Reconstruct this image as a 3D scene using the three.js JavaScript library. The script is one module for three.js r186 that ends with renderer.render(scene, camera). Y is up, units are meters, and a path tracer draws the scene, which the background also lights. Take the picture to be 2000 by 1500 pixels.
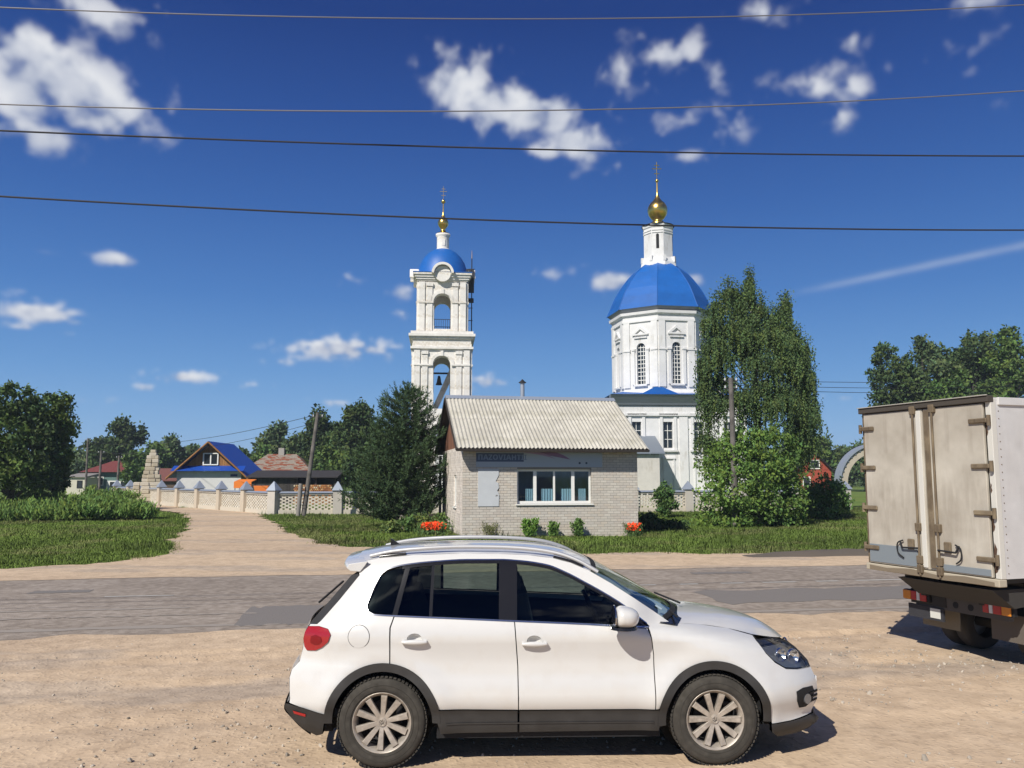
import * as THREE from 'three';
import { mergeGeometries } from 'three/addons/utils/BufferGeometryUtils.js';
import { RoundedBoxGeometry } from 'three/addons/geometries/RoundedBoxGeometry.js';

// ------------------------------------------------------------------ camera, sky, sun, exposure
const scene = new THREE.Scene();
const EYE = 2.24, FOC = 1619, PITCH = Math.atan(181 / 1619);
const camera = new THREE.PerspectiveCamera(2 * Math.atan(750 / FOC) * 180 / Math.PI, 4 / 3, 0.1, 4000);
camera.position.set(0, EYE, 0);
camera.rotation.set(PITCH, 0, 0);
const renderer = new THREE.WebGLRenderer({ antialias: true });
renderer.toneMapping = THREE.LinearToneMapping;
const EXPOSURE = 1.1;
renderer.toneMappingExposure = EXPOSURE;
renderer.shadowMap.enabled = true;

// a pixel of the 2000x1500 photograph -> viewing ray, ground point, point on a plane at a given depth
const ray = (x, y) => {
  const s = Math.sin(PITCH), c = Math.cos(PITCH);
  return new THREE.Vector3(x - 1000, FOC * s + (750 - y) * c, -FOC * c + (750 - y) * s);
};
const onGround = (x, y, h = 0) => { const d = ray(x, y), t = (h - EYE) / d.y; return [d.x * t, d.z * t]; };
const atDepth = (x, y, z) => { const d = ray(x, y), t = -z / d.z; return [d.x * t, EYE + d.y * t]; };
const hAt = (y, z) => atDepth(1000, y, z)[1], xAt = (x, y, z) => atDepth(x, y, z)[0];

// ------------------------------------------------------------------ random numbers and noise
const rng = (seed) => () => { seed = (seed + 0x6d2b79f5) | 0; let t = Math.imul(seed ^ (seed >>> 15), 1 | seed); t = (t + Math.imul(t ^ (t >>> 7), 61 | t)) ^ t; return ((t ^ (t >>> 14)) >>> 0) / 4294967296; };
const hash2 = (x, y) => { let h = Math.imul(x, 374761393) + Math.imul(y, 668265263) | 0; h = Math.imul(h ^ (h >>> 13), 1274126177); return ((h ^ (h >>> 16)) >>> 0) / 4294967296; };
const noise2 = (x, y, per = 0) => {
  let xi = Math.floor(x), yi = Math.floor(y); const fx = x - xi, fy = y - yi, u = fx * fx * (3 - 2 * fx), v = fy * fy * (3 - 2 * fy);
  let x1 = xi + 1, y1 = yi + 1;
  if (per) { xi = ((xi % per) + per) % per; x1 = ((x1 % per) + per) % per; yi = ((yi % per) + per) % per; y1 = ((y1 % per) + per) % per; }
  const a = hash2(xi, yi), b = hash2(x1, yi), c = hash2(xi, y1), d = hash2(x1, y1);
  return a + (b - a) * u + (c - a) * v + (a - b - c + d) * u * v;
};
const fbm = (x, y, oct = 4, per = 0) => { let s = 0, a = .5, n = 0; for (let i = 0; i < oct; i++) { s += a * noise2(x + i * 17.3 * (per ? 0 : 1), y + i * 9.1 * (per ? 0 : 1), per); n += a; a *= .5; x *= 2; y *= 2; per *= 2; } return s / n; };
const clamp = (x, a = 0, b = 1) => Math.min(b, Math.max(a, x));
const sstep = (a, b, x) => { const t = clamp((x - a) / (b - a)); return t * t * (3 - 2 * t); };
const mix = (a, b, t) => a + (b - a) * t;
const s2l = (v) => { v /= 255; return v <= .04045 ? v / 12.92 : Math.pow((v + .055) / 1.055, 2.4); };

// ------------------------------------------------------------------ sky: clear air with fair-weather clouds and one vapour trail
{
  const W = 2048, Hh = 1024, data = new Float32Array(W * Hh * 4);
  const air = [[0, 158, 194, 230], [3, 136, 180, 224], [7, 106, 156, 212], [12, 78, 128, 194], [18, 58, 103, 173], [24, 44, 82, 152], [30, 33, 64, 130], [40, 29, 56, 118], [90, 27, 52, 110]];
  const airAt = (e) => { e = clamp(e, 0, 90); let i = 0; while (i < air.length - 2 && e > air[i + 1][0]) i++; const a = air[i], b = air[i + 1], t = (e - a[0]) / (b[0] - a[0]); return [1, 2, 3].map((k) => s2l(mix(a[k], b[k], t))); };
  const blobs = [];
  const add = (x, y, rx, ry, s = 1) => { const d = ray(x, y), L = d.length(); blobs.push([Math.atan2(d.x, -d.z), Math.asin(d.y / L), rx / L, ry / L, s]); };
  for (const b of [[50, 95, 105, 50], [110, 160, 150, 66], [200, 215, 95, 54, .95], [65, 262, 110, 34, .85], [20, 322, 38, 22, .7], [40, 190, 110, 70, .85],
    [190, 25, 95, 46, .62], [240, 62, 45, 26, .6], [130, 10, 60, 25, .5], [895, 108, 75, 28, .5], [890, 165, 72, 46, .95], [975, 208, 125, 50], [1060, 225, 85, 46], [1130, 280, 72, 42, .95], [1065, 300, 42, 20, .8], [1205, 320, 25, 12, .6],
    [1185, 140, 70, 42, .52], [1310, 108, 105, 46, .64], [1400, 130, 60, 30, .5], [1445, 155, 55, 26, .5], [1490, 28, 66, 38, .75], [1598, 178, 82, 42, .72], [1655, 180, 45, 45, .6], [1640, 235, 62, 22, .62], [1420, 250, 76, 40, .6], [1350, 232, 60, 26, .45], [1342, 306, 36, 16, .62],
    [1920, 85, 62, 36, .5], [1895, 8, 66, 26, .6], [1890, 142, 42, 16, .48], [1765, 120, 60, 18, .38], [1660, 80, 34, 22, .38], [1940, 210, 30, 20, .3],
    [228, 506, 48, 16, .9], [72, 610, 82, 26], [40, 637, 24, 8, .6], [140, 628, 30, 9, .6], [668, 680, 108, 23, 1.1], [350, 735, 62, 12, 1], [283, 757, 24, 10, .8], [195, 782, 44, 7, .5], [680, 546, 62, 15, .5], [778, 570, 40, 17, .7], [545, 705, 38, 8, .5], [650, 786, 52, 10, .6],
    [1192, 548, 56, 24, 1], [1080, 536, 55, 18, .45], [950, 745, 44, 15, .85], [1670, 775, 46, 8, .5], [1355, 545, 32, 18, .7], [95, 492, 30, 6, .35], [480, 750, 60, 8, .3], [785, 612, 22, 10, .45]]) add(...b);
  const R = rng(77);                                   // the same kind of clouds go on all round
  for (let i = 0; i < 120; i++) {
    const az = .75 + R() * (2 * Math.PI - 1.5), el = .06 + Math.pow(R(), 1.3) * .95, sz = (.03 + R() * .07) * (.35 + el);
    for (let k = 0; k < 3; k++) { let a = az + (R() - .5) * sz * 2.4; if (a > Math.PI) a -= 2 * Math.PI; blobs.push([a, el + (R() - .5) * sz * .8, sz * (.6 + R() * .8), sz * (.28 + R() * .25), .45 + R() * .5]); }
  }
  const t0 = ray(1500, 584).normalize(), t1 = ray(2080, 462).normalize(), tn = new THREE.Vector3().crossVectors(t0, t1).normalize(), ta0 = Math.atan2(t0.x, -t0.z);
  const dir = new THREE.Vector3(), F = new Float32Array(W), TB = new Float32Array(W), WS = new Float32Array(W);
  for (let j = 0; j < Hh; j++) {
    const el = ((j + .5) / Hh - .5) * Math.PI, ce = Math.cos(el), base = airAt(el * 57.2958); F.fill(0); TB.fill(0); WS.fill(0);
    if (el > -.02) for (const b of blobs) {
      const qy = (el - b[1]) / b[3]; if (qy > 1.8 || qy < -1.8) continue;
      const half = Math.min(W / 2 - 1, Math.ceil(1.8 * b[2] / ce / (2 * Math.PI) * W)), ic = Math.round(((b[0] - Math.PI / 2) / (2 * Math.PI) + .5) * W);
      for (let k = -half; k <= half; k++) {
        const i = (((ic + k) % W) + W) % W, qx = k / W * 2 * Math.PI * ce / b[2], w = Math.exp(-(qx * qx + qy * qy) * 1.15) * b[4];
        F[i] = Math.max(F[i], w) + Math.min(F[i], w) * .25; TB[i] += w * qy; WS[i] += w;
      }
    }
    for (let i = 0; i < W; i++) {
      const phi = ((i + .5) / W - .5) * 2 * Math.PI; dir.set(Math.cos(phi) * ce, Math.sin(el), Math.sin(phi) * ce);
      const az = Math.atan2(dir.x, -dir.z), f = F[i]; let c = base;
      if (f > .05) {
        const lo = sstep(.3, .14, el), wx = az * 21, wy = el * 25;
        let n0 = fbm(wx + 31, wy + 7, 5), n2 = fbm(wx + 91, wy + 47, 4), n1 = fbm(wx * 2.1 + n0 * 1.3 + 5, wy * 2.1 + n2 * 1.3 + 55, 5);
        if (lo > 0) { n0 = mix(n0, fbm(az * 46 + 3, el * 80, 4), lo); n1 = mix(n1, fbm(az * 95 + 9, el * 160, 4), lo); }
        const a = sstep(.2, .9, f * 1.06 + (n1 - .5) * 1.5 + (n0 - .5) * .8 - .07) * clamp(.32 + f * .8, 0, .96);
        const t = clamp(.6 + .42 * TB[i] / WS[i] + (n1 - .5) * 1.3 + (n0 - .5) * .8);
        const cc = [mix(158, 232, t), mix(168, 234, t), mix(192, 238, t)].map(s2l);
        c = c.map((x, k) => mix(x, cc[k], a));
      }
      const off = dir.dot(tn), da = az - ta0;
      if (Math.abs(off) < .012 && da > 0 && da < .75) {
        const k = .34 * Math.exp(-(off * off) / (.0034 * .0034)) * sstep(0, .12, da) * (.7 + .6 * fbm(az * 40, el * 60, 3));
        c = c.map((x, q) => mix(x, [.55, .62, .75][q], clamp(k)));
      }
      const d = el > -.02 ? 1 / EXPOSURE : .5 / EXPOSURE, o = (j * W + i) * 4; data[o] = c[0] * d; data[o + 1] = c[1] * d; data[o + 2] = c[2] * d; data[o + 3] = 1;
    }
  }
  const sky = new THREE.DataTexture(data, W, Hh, THREE.RGBAFormat, THREE.FloatType);
  sky.mapping = THREE.EquirectangularReflectionMapping; sky.magFilter = THREE.LinearFilter; sky.minFilter = THREE.LinearFilter; sky.needsUpdate = true;
  scene.background = sky; scene.environment = sky;
}
const sun = new THREE.DirectionalLight(new THREE.Color(1, .955, .88), 4.7);
sun.position.set(-.63 * 60, 60, .95 * 60 - 30); sun.target.position.set(0, 0, -30);
sun.castShadow = true; sun.shadow.radius = 1; sun.shadow.mapSize.set(4096, 4096);
Object.assign(sun.shadow.camera, { left: -60, right: 60, top: 60, bottom: -60, near: 1, far: 220 });
scene.add(sun, sun.target);
scene.fog = new THREE.FogExp2(new THREE.Color(.62, .72, .86), .00045);

// ------------------------------------------------------------------ building helpers
const V3 = (x, y, z) => new THREE.Vector3(x, y, z), V2 = (x, y) => new THREE.Vector2(x, y);
const taken = new Map();
const numbered = (n) => { const k = taken.get(n) || 0; taken.set(n, k + 1); return k ? n + '_' + String(k).padStart(3, '0') : n; };
function thing(name, label, category, pos = [0, 0, 0], turn = 0, group) {
  const o = new THREE.Group(); o.name = numbered(name); o.position.set(...pos); o.rotation.y = turn;
  o.userData = { label, category }; if (group) o.userData.group = group; scene.add(o); return o;
}
const clean = (g) => { g = g.index ? g.toNonIndexed() : g; for (const k of Object.keys(g.attributes)) if (!['position', 'normal', 'uv', 'color'].includes(k)) g.deleteAttribute(k); if (!g.attributes.uv) g.setAttribute('uv', new THREE.BufferAttribute(new Float32Array(g.attributes.position.count * 2), 2)); return g; };
const merge = (gs) => { gs = gs.map(clean); return gs.length === 1 ? gs[0] : mergeGeometries(gs); };
function metricUV(g) {                                  // uv in metres from the side that each face looks to
  const p = g.attributes.position, n = g.attributes.normal, uv = new Float32Array(p.count * 2);
  for (let i = 0; i < p.count; i++) {
    const ax = Math.abs(n.getX(i)), ay = Math.abs(n.getY(i)), az = Math.abs(n.getZ(i));
    if (ay >= ax && ay >= az) { uv[2 * i] = p.getX(i); uv[2 * i + 1] = p.getZ(i); }
    else if (ax >= az) { uv[2 * i] = p.getZ(i); uv[2 * i + 1] = p.getY(i); }
    else { uv[2 * i] = p.getX(i); uv[2 * i + 1] = p.getY(i); }
  }
  g.setAttribute('uv', new THREE.BufferAttribute(uv, 2)); return g;
}
function part(parent, name, geos, mat, keepUV) {
  let g = merge(Array.isArray(geos) ? geos : [geos]);
  if (!keepUV) g = metricUV(g);
  const m = new THREE.Mesh(g, mat); m.name = name; parent.add(m); return m;
}
function solo(name, label, category, geos, mat, group, keepUV) { const m = part(scene, numbered(name), geos, mat, keepUV); m.userData = { label, category }; if (group) m.userData.group = group; return m; }
function struct(name, geos, mat, keepUV) { const m = part(scene, name, geos, mat, keepUV); m.userData.kind = 'structure'; return m; }
const box = (w, h, d, x = 0, y = 0, z = 0, ry = 0) => { const g = new THREE.BoxGeometry(w, h, d); if (ry) g.rotateY(ry); return g.translate(x, y, z); };   // centred
const bx = (x0, x1, y0, y1, z0, z1) => box(x1 - x0, y1 - y0, z1 - z0, (x0 + x1) / 2, (y0 + y1) / 2, (z0 + z1) / 2);
const rbox = (w, h, d, r, x = 0, y = 0, z = 0, seg = 2) => new RoundedBoxGeometry(w, h, d, seg, r).translate(x, y, z);
const cyl = (r0, r1, h, x = 0, y = 0, z = 0, n = 16) => new THREE.CylinderGeometry(r1, r0, h, n).translate(x, y, z);   // r0 below, r1 above, centred
const bar = (a, b, r0, r1 = r0, n = 8) => { a = V3(...a); b = V3(...b); const d = b.clone().sub(a), L = d.length(); const g = new THREE.CylinderGeometry(r1, r0, L, n); g.applyQuaternion(new THREE.Quaternion().setFromUnitVectors(V3(0, 1, 0), d.normalize())); return g.translate((a.x + b.x) / 2, (a.y + b.y) / 2, (a.z + b.z) / 2); };
const tube = (pts, r, seg = 40, n = 8) => new THREE.TubeGeometry(new THREE.CatmullRomCurve3(pts.map((p) => V3(...p))), seg, r, n);
const lathe = (pts, n = 24) => new THREE.LatheGeometry(pts.map((p) => V2(p[0], p[1])), n);
const extr = (pts, depth, holes = [], bevel = 0) => { const s = new THREE.Shape(pts.map((p) => V2(p[0], p[1]))); for (const h of holes) s.holes.push(new THREE.Path(h.map((p) => V2(p[0], p[1])))); return new THREE.ExtrudeGeometry(s, { depth, bevelEnabled: bevel > 0, bevelSize: bevel, bevelThickness: bevel, bevelSegments: 2, curveSegments: 8 }); };
const extrX = (pts, len, x0) => extr(pts, len).rotateY(-Math.PI / 2).translate(x0 + len, 0, 0);   // outline in (z, y), swept along x from x0
const arch = (x0, x1, y0, ySpring, n = 12) => { const p = [[x0, y0], [x1, y0]], r = (x1 - x0) / 2, c = (x0 + x1) / 2; for (let i = 0; i <= n; i++) { const a = Math.PI * i / n; p.push([c + r * Math.cos(a), ySpring + r * Math.sin(a)]); } return p; };
const tri = (...p) => { const g = new THREE.BufferGeometry(); g.setAttribute('position', new THREE.Float32BufferAttribute(p.flat(), 3)); g.computeVertexNormals(); return g; };
const quad = (a, b, c, d) => tri(a, b, c, a, c, d);
function grid(nu, nv, f, uvf) {                         // smooth sheet f(u, v) -> [x, y, z]
  const P = [], U = [], I = [];
  for (let j = 0; j <= nv; j++) for (let i = 0; i <= nu; i++) { const p = f(i / nu, j / nv); P.push(...p); U.push(...(uvf ? uvf(p) : [i / nu, j / nv])); }
  for (let j = 0; j < nv; j++) for (let i = 0; i < nu; i++) { const a = j * (nu + 1) + i, b = a + 1, c = a + nu + 1, d = c + 1; I.push(a, b, d, a, d, c); }
  const g = new THREE.BufferGeometry(); g.setAttribute('position', new THREE.Float32BufferAttribute(P, 3)); g.setAttribute('uv', new THREE.Float32BufferAttribute(U, 2)); g.setIndex(I); g.computeVertexNormals(); return g;
}

// ------------------------------------------------------------------ procedural textures and materials
function tex(size, f, metres = 1, srgb = true) {        // f(x, y in 0..1) -> [r, g, b] 0..255, tiles every `metres`
  const d = new Uint8Array(size * size * 4);
  for (let j = 0; j < size; j++) for (let i = 0; i < size; i++) { const c = f(i / size, j / size), o = (j * size + i) * 4; for (let k = 0; k < 3; k++) d[o + k] = clamp(c[k], 0, 255); d[o + 3] = 255; }
  const t = new THREE.DataTexture(d, size, size); t.wrapS = t.wrapT = THREE.RepeatWrapping; t.magFilter = THREE.LinearFilter; t.minFilter = THREE.LinearMipmapLinearFilter; t.generateMipmaps = true;
  if (srgb) t.colorSpace = THREE.SRGBColorSpace; t.repeat.set(1 / metres, 1 / metres); t.needsUpdate = true; return t;
}
const lin = (r, g, b) => new THREE.Color().setRGB(r, g, b);
const std = (c, rough = .85, o = {}) => new THREE.MeshStandardMaterial({ color: c, roughness: rough, ...o });
const bumpTex = (size, metres, f) => tex(size, (x, y) => { const v = 255 * f(x, y); return [v, v, v]; }, metres, false);
const plasterTint = tex(512, (x, y) => { const n = fbm(x * 6, y * 6, 5, 6), m = fbm(x * 24 + 3, y * 24, 4, 24), s = sstep(.62, .78, fbm(x * 9 + 40, y * 3 + 8, 5, 3)); const v = 236 + (n - .5) * 18 + (m - .5) * 12 - s * 20; return [v, v - 1 - s * 2, v - 3 - s * 6]; }, 5);
const oldPlaster = tex(512, (x, y) => { const n = fbm(x * 6, y * 6, 5, 6), m = fbm(x * 24 + 3, y * 24, 4, 24), s = sstep(.56, .66, fbm(x * 10 + 40, y * 5 + 8, 5, 5)) , p = sstep(.62, .66, fbm(x * 16 + 4, y * 12 + 18, 4, 4)); const v = 234 + (n - .5) * 24 + (m - .5) * 16; return [mix(v, 190, s * .16) - p * 12, mix(v - 3, 180, s * .16) - p * 15, mix(v - 8, 166, s * .16) - p * 20]; }, 4);
const M = {
  white: std(lin(.86, .86, .86), .9, { map: plasterTint }), whiteOld: std(lin(.93, .92, .9), .92, { map: oldPlaster }),
  blueRoof: std(lin(.007, .125, .46), .5, { map: tex(256, (x, y) => { const n = fbm(x * 5, y * 5, 4, 5); const v = 222 + n * 34; return [v, v, v]; }, 3) }),
  gold: std(lin(.75, .5, .14), .28, { metalness: 1 }),
  dark: std(lin(.012, .012, .013), .85), darkMetal: std(lin(.03, .03, .032), .55, { metalness: .4 }), rubber: std(lin(.045, .042, .038), .9), chrome: std(lin(.75, .76, .78), .18, { metalness: 1 }), alloy: std(lin(.5, .5, .5), .55, { metalness: .5 }),
  greyMetal: std(lin(.22, .25, .29), .55, { metalness: .3 }), zinc: std(lin(.33, .37, .43), .5, { metalness: .35 }),
  concrete: std(lin(.36, .33, .29), .95), pvc: std(lin(.8, .79, .74), .45), curtain: std(lin(.22, .32, .37), .9),
  wood: std(lin(.16, .13, .1), .95, { map: tex(256, (x, y) => { const n = fbm(x * 40, y * 4, 4, 4), v = 120 + n * 130; return [v, v, v]; }, 1.2) }),
};
const glass = (r, g, b, rough = .02) => new THREE.MeshPhysicalMaterial({ color: lin(r, g, b), roughness: rough, transmission: 1, thickness: 0, ior: 1.5, side: THREE.DoubleSide });
// ------------------------------------------------------------------ ground, road, dirt
const RA = 9.2 * Math.PI / 180, RU = [Math.cos(RA), -Math.sin(RA)], RN = [-Math.sin(RA), -Math.cos(RA)], R0 = [-.5, -12.65];
const roadXZ = (s, t) => [R0[0] + RU[0] * s + RN[0] * t, R0[1] + RU[1] * s + RN[1] * t];
const toRoad = (x, z) => [(x - R0[0]) * RU[0] + (z - R0[1]) * RU[1], (x - R0[0]) * RN[0] + (z - R0[1]) * RN[1]];
const ROADW = 7.1;
const nearEdge = (s) => .12 + (fbm(s * .9 + 50, 3.3, 4) - .5) * .75 + (fbm(s * .12, 9, 2) - .5) * .5;
const farEdge = (s) => ROADW - .1 + (fbm(s * .8 + 20, 13.3, 4) - .5) * .6;

const grassTex = tex(1024, (x, y) => { const n = fbm(x * 8, y * 8, 5, 8), m = fbm(x * 64 + 9, y * 64, 3, 64), d = sstep(.58, .72, fbm(x * 5 + 3, y * 5 + 11, 4, 5)); return [mix(78 + n * 36, 128, d * .5) + (m - .5) * 40, mix(100 + n * 36, 118, d * .5) + (m - .5) * 40, mix(26 + n * 16, 62, d * .5) + (m - .5) * 20]; }, 9);
const dirtCol = (x, y, per) => {
  const a = .68 * fbm(x * 4 * per, y * 4 * per, 5, 4 * per) + .32 * fbm(x * 3 + 8, y * 18 + 5, 5, 3), b = fbm(x * 80 * per + 3, y * 80 * per, 4, 80 * per), g = sstep(.55, .68, fbm(x * 4 + 20, y * 12 + 4, 5, 4)), st = sstep(.72, .8, noise2(x * 300 * per, y * 300 * per, 300 * per));
  return [mix(194, 178, g) + (a - .5) * 34 + (b - .5) * 34 - st * 12, mix(170, 159, g) + (a - .5) * 32 + (b - .5) * 33 - st * 11, mix(141, 137, g) + (a - .5) * 26 + (b - .5) * 30 - st * 9];
};
const dirtTex = tex(2048, (x, y) => dirtCol(x, y, 1), 13);
const dirtBump = bumpTex(1024, 2.3, (x, y) => .55 * fbm(x * 16, y * 16, 6, 16) + .45 * Math.pow(noise2(x * 90, y * 90, 90), 4));
const asphaltTex = tex(1024, (x, y) => {
  const a = fbm(x * 3, y * 12, 5, 3), b = fbm(x * 120, y * 120, 3, 120), st = fbm(x * 2 + 7, y * 30 + 2, 4, 2), w = sstep(.5, .62, fbm(x * 6 + 30, y * 6, 4, 6)), v = 132 + (a - .5) * 11 + (b - .5) * 46 + (st - .5) * 6 + w * 8;
  return [v + 10, v - 2, v - 15];
}, 12);
const asphaltBump = bumpTex(512, 1.1, (x, y) => fbm(x * 60, y * 60, 3, 60));
const MG = {
  grass: std(lin(1, 1, 1), 1, { map: grassTex }),
  dirt: std(lin(1, 1, 1), 1, { map: dirtTex, bumpMap: dirtBump, bumpScale: .012 }),
  
  asphalt: std(lin(1, 1, 1), .92, { map: asphaltTex, bumpMap: asphaltBump, bumpScale: .004 }),
  patch: std(lin(.19, .17, .152), .9, { bumpMap: asphaltBump, bumpScale: .004 }), worn: std(lin(.3, .26, .22), .95), marking: std(lin(.42, .4, .36), .9),
};
const GROUND = -.05;
const xzUV = (p) => [p[0], p[2]];
struct('ground', new THREE.PlaneGeometry(3000, 3000).rotateX(-Math.PI / 2).translate(0, GROUND, 0), MG.grass);
{ // road sheet
  const ss = []; for (let s = -130; s <= 130; s += 1) ss.push(s);
  const g = grid(ss.length - 1, 8, (u, v) => { const s = ss[Math.round(u * (ss.length - 1))], t = -.8 + v * (ROADW + 1.6), [x, z] = roadXZ(s, t); return [x, .008 + .05 * Math.max(0, 1 - Math.pow((t - ROADW / 2) / 4.4, 2)), z]; }, (p) => toRoad(p[0], p[2]));
  struct('road', g, MG.asphalt, true);
}
const roadY = (t) => .008 + .05 * Math.max(0, 1 - Math.pow((t - ROADW / 2) / 4.4, 2));
// ragged flat pieces on the road: worn edge line, centre dashes, repair patches
function blot(name, s0, s1, t0, t1, rag, mat, lift = .004, n = 40, holes = 0) {
  const P = [], R = (k) => fbm(k * 1.7 + s0 * 3.1, t0 * 5.7, 4) - .5;
  const g = grid(n, 4, (u, v) => {
    const s = mix(s0, s1, u) + R(v * 3) * rag * 2 * (u - .5), e0 = t0 + R(u * n * .6) * rag * 2, e1 = t1 + R(u * n * .6 + 90) * rag * 2, t = mix(e0, e1, v), [x, z] = roadXZ(s, t);
    return [x, roadY(t) + lift, z];
  }, xzUV);
  struct(numbered(name), g, mat, true);
}
for (const [s0, s1] of [[3.2, 4.1], [4.6, 5.0], [5.5, 6.0], [6.4, 7.15], [7.6, 8.1], [8.5, 12.2], [15, 18], [21, 24]]) blot('road_marking', s0, s1, 3.86, 3.98, .02, MG.marking, .004, 14);
for (const [s0, s1] of [[-6.4, -5.2], [-12, -8.4], [-18, -15]]) blot('road_marking', s0, s1, 3.86, 3.96, .03, MG.marking, .004, 14);
blot('road_patch', -3.6, -1.3, .6, 2.3, .22, MG.patch, .004);  blot('road_patch', 5.6, 7.0, 5.6, 6.0, .1, MG.patch); blot('road_patch', 2.5, 3.3, 5.7, 6.05, .1, MG.patch); blot('road_patch', -8, -6.9, 4.6, 5, .12, MG.patch); blot('road_patch', 4.5, 20, 1.4, 2.9, .25, MG.patch, .0035);
blot('road_worn_streak', -14, 2.5, .55, .75, .12, MG.worn, .0035, 80); blot('road_worn_streak', -16, -4.6, 2.3, 2.42, .08, MG.worn, .0045, 80); blot('road_worn_streak', -12, -3.4, 1.6, 1.66, .1, MG.worn, .006, 80); blot('road_worn_streak', 3, 14, .5, .68, .06, MG.worn, .0035, 80);

// near dirt: a displaced sheet with tyre ruts, clods and a ragged edge that laps over the asphalt
const rutAt = (s, t) => { let h = 0; for (const [c, w, d, k] of [[-1.5, .16, .02, .03], [-2.9, .2, .022, -.02], [-4.1, .18, .016, .05], [-5.2, .22, .014, .0]]) { const q = (t - c - k * s - .25 * (fbm(s * .25 + c, 7, 2) - .5)) / w; h -= d * Math.exp(-q * q) - d * .55 * Math.exp(-(q - 1.7) * (q - 1.7)); } return h; };
const dirtY = (x, z) => { const [s, t] = toRoad(x, z), fade = sstep(.5, -.9, t); return Math.max(-.04, fade * ((fbm(x * .8, z * .8, 4) - .5) * .055 + (fbm(x * 4 + 9, z * 4, 3) - .5) * .02 + rutAt(s, t))); };
const flat = (x, z) => { const d = Math.max(Math.abs(x - .28) - 2.3, Math.abs(z + 7.58) - 1.2, 0); return sstep(.0, .8, d); };   // the ground is rolled flat where the car stands
const lotY = (x, z) => mix(0, dirtY(x, z), flat(x, z));
{
  const S = [], T = []; for (let s = -130; s < -13; s += 3) S.push(s); for (let s = -13; s < 15; s += .075) S.push(s); for (let s = 15; s <= 130; s += 3) S.push(s);
  for (let t = -45; t < -8; t += 2) T.push(t); for (let t = -7.4; t < 0; t += .075) T.push(t); T.push(0);
  const g = grid(S.length - 1, T.length - 1, (u, v) => { const s = S[Math.round(u * (S.length - 1))], tt = T[Math.round(v * (T.length - 1))], e = nearEdge(s), t = tt > -1.5 ? tt + e * (tt + 1.5) / 1.5 : tt, [x, z] = roadXZ(s, t); return [x, Math.max(lotY(x, z), t > -1.2 ? roadY(Math.max(t, 0)) + .006 : -9), z]; }, (p) => toRoad(p[0], p[2]));
  struct('dirt_lot', g, MG.dirt, true);
}
// ---- polygon tools
const densify = (poly, step) => { const o = []; poly.forEach((a, i) => { const b = poly[(i + 1) % poly.length], L = Math.hypot(b[0] - a[0], b[1] - a[1]), n = Math.max(1, Math.ceil(L / step)); for (let k = 0; k < n; k++) o.push([mix(a[0], b[0], k / n), mix(a[1], b[1], k / n)]); }); return o; };
const densifyOpen = (poly, step) => { const d = densify(poly, step), l = poly[poly.length - 1], k = d.findIndex((p) => p[0] === l[0] && p[1] === l[1]); return d.slice(0, k + 1); };
const inside = (poly, x, y) => { let c = false; for (let i = 0, j = poly.length - 1; i < poly.length; j = i++) { const a = poly[i], b = poly[j]; if ((a[1] > y) !== (b[1] > y) && x < (b[0] - a[0]) * (y - a[1]) / (b[1] - a[1]) + a[0]) c = !c; } return c; };
const clipHalf = (p, ax, lim, sg) => { const o = []; for (let i = 0; i < p.length; i++) { const a = p[i], b = p[(i + 1) % p.length], da = sg * (a[ax] - lim), db = sg * (b[ax] - lim); if (da >= 0) o.push(a); if ((da >= 0) !== (db >= 0)) { const t = da / (da - db); o.push([mix(a[0], b[0], t), mix(a[1], b[1], t)]); } } return o; };
function meshPoly(poly, cell, put) {                    // cuts the polygon along a grid; put(triangle of three [x, y])
  let x0 = 1e9, x1 = -1e9, y0 = 1e9, y1 = -1e9; for (const p of poly) { x0 = Math.min(x0, p[0]); x1 = Math.max(x1, p[0]); y0 = Math.min(y0, p[1]); y1 = Math.max(y1, p[1]); }
  for (let i = Math.floor(x0 / cell); i * cell < x1; i++) {
    const col = clipHalf(clipHalf(poly, 0, i * cell, 1), 0, (i + 1) * cell, -1); if (col.length < 3) continue;
    for (let j = Math.floor(y0 / cell); j * cell < y1; j++) {
      let c = clipHalf(clipHalf(col, 1, j * cell, 1), 1, (j + 1) * cell, -1);
      c = c.filter((p, k) => { const q = c[(k + 1) % c.length]; return Math.hypot(p[0] - q[0], p[1] - q[1]) > 1e-6; }); if (c.length < 3) continue;
      let A = 0; c.forEach((p, k) => { const q = c[(k + 1) % c.length]; A += p[0] * q[1] - q[0] * p[1]; }); if (Math.abs(A) < 1e-9) continue;
      if (A < 0) c.reverse();
      for (const f of THREE.ShapeUtils.triangulateShape(c.map((p) => V2(p[0], p[1])), [])) put([c[f[0]], c[f[1]], c[f[2]]]);
    }
  }
}
function sheet(poly, cell, yf) {                         // horizontal sheet over an (x, z) polygon
  const P = []; meshPoly(poly, cell, (t) => { for (const k of [0, 2, 1]) P.push(t[k][0], yf(t[k][0], t[k][1]), t[k][1]); });
  const N = []; for (let i = 0; i < P.length; i += 3) { const e = .05, x = P[i], z = P[i + 2], nx = -(yf(x + e, z) - yf(x - e, z)) / (2 * e), nz = -(yf(x, z + e) - yf(x, z - e)) / (2 * e), L = Math.hypot(nx, 1, nz); N.push(nx / L, 1 / L, nz / L); }
  const g = new THREE.BufferGeometry(); g.setAttribute('position', new THREE.Float32BufferAttribute(P, 3)); g.setAttribute('normal', new THREE.Float32BufferAttribute(N, 3)); return metricUV(g);
}
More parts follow.
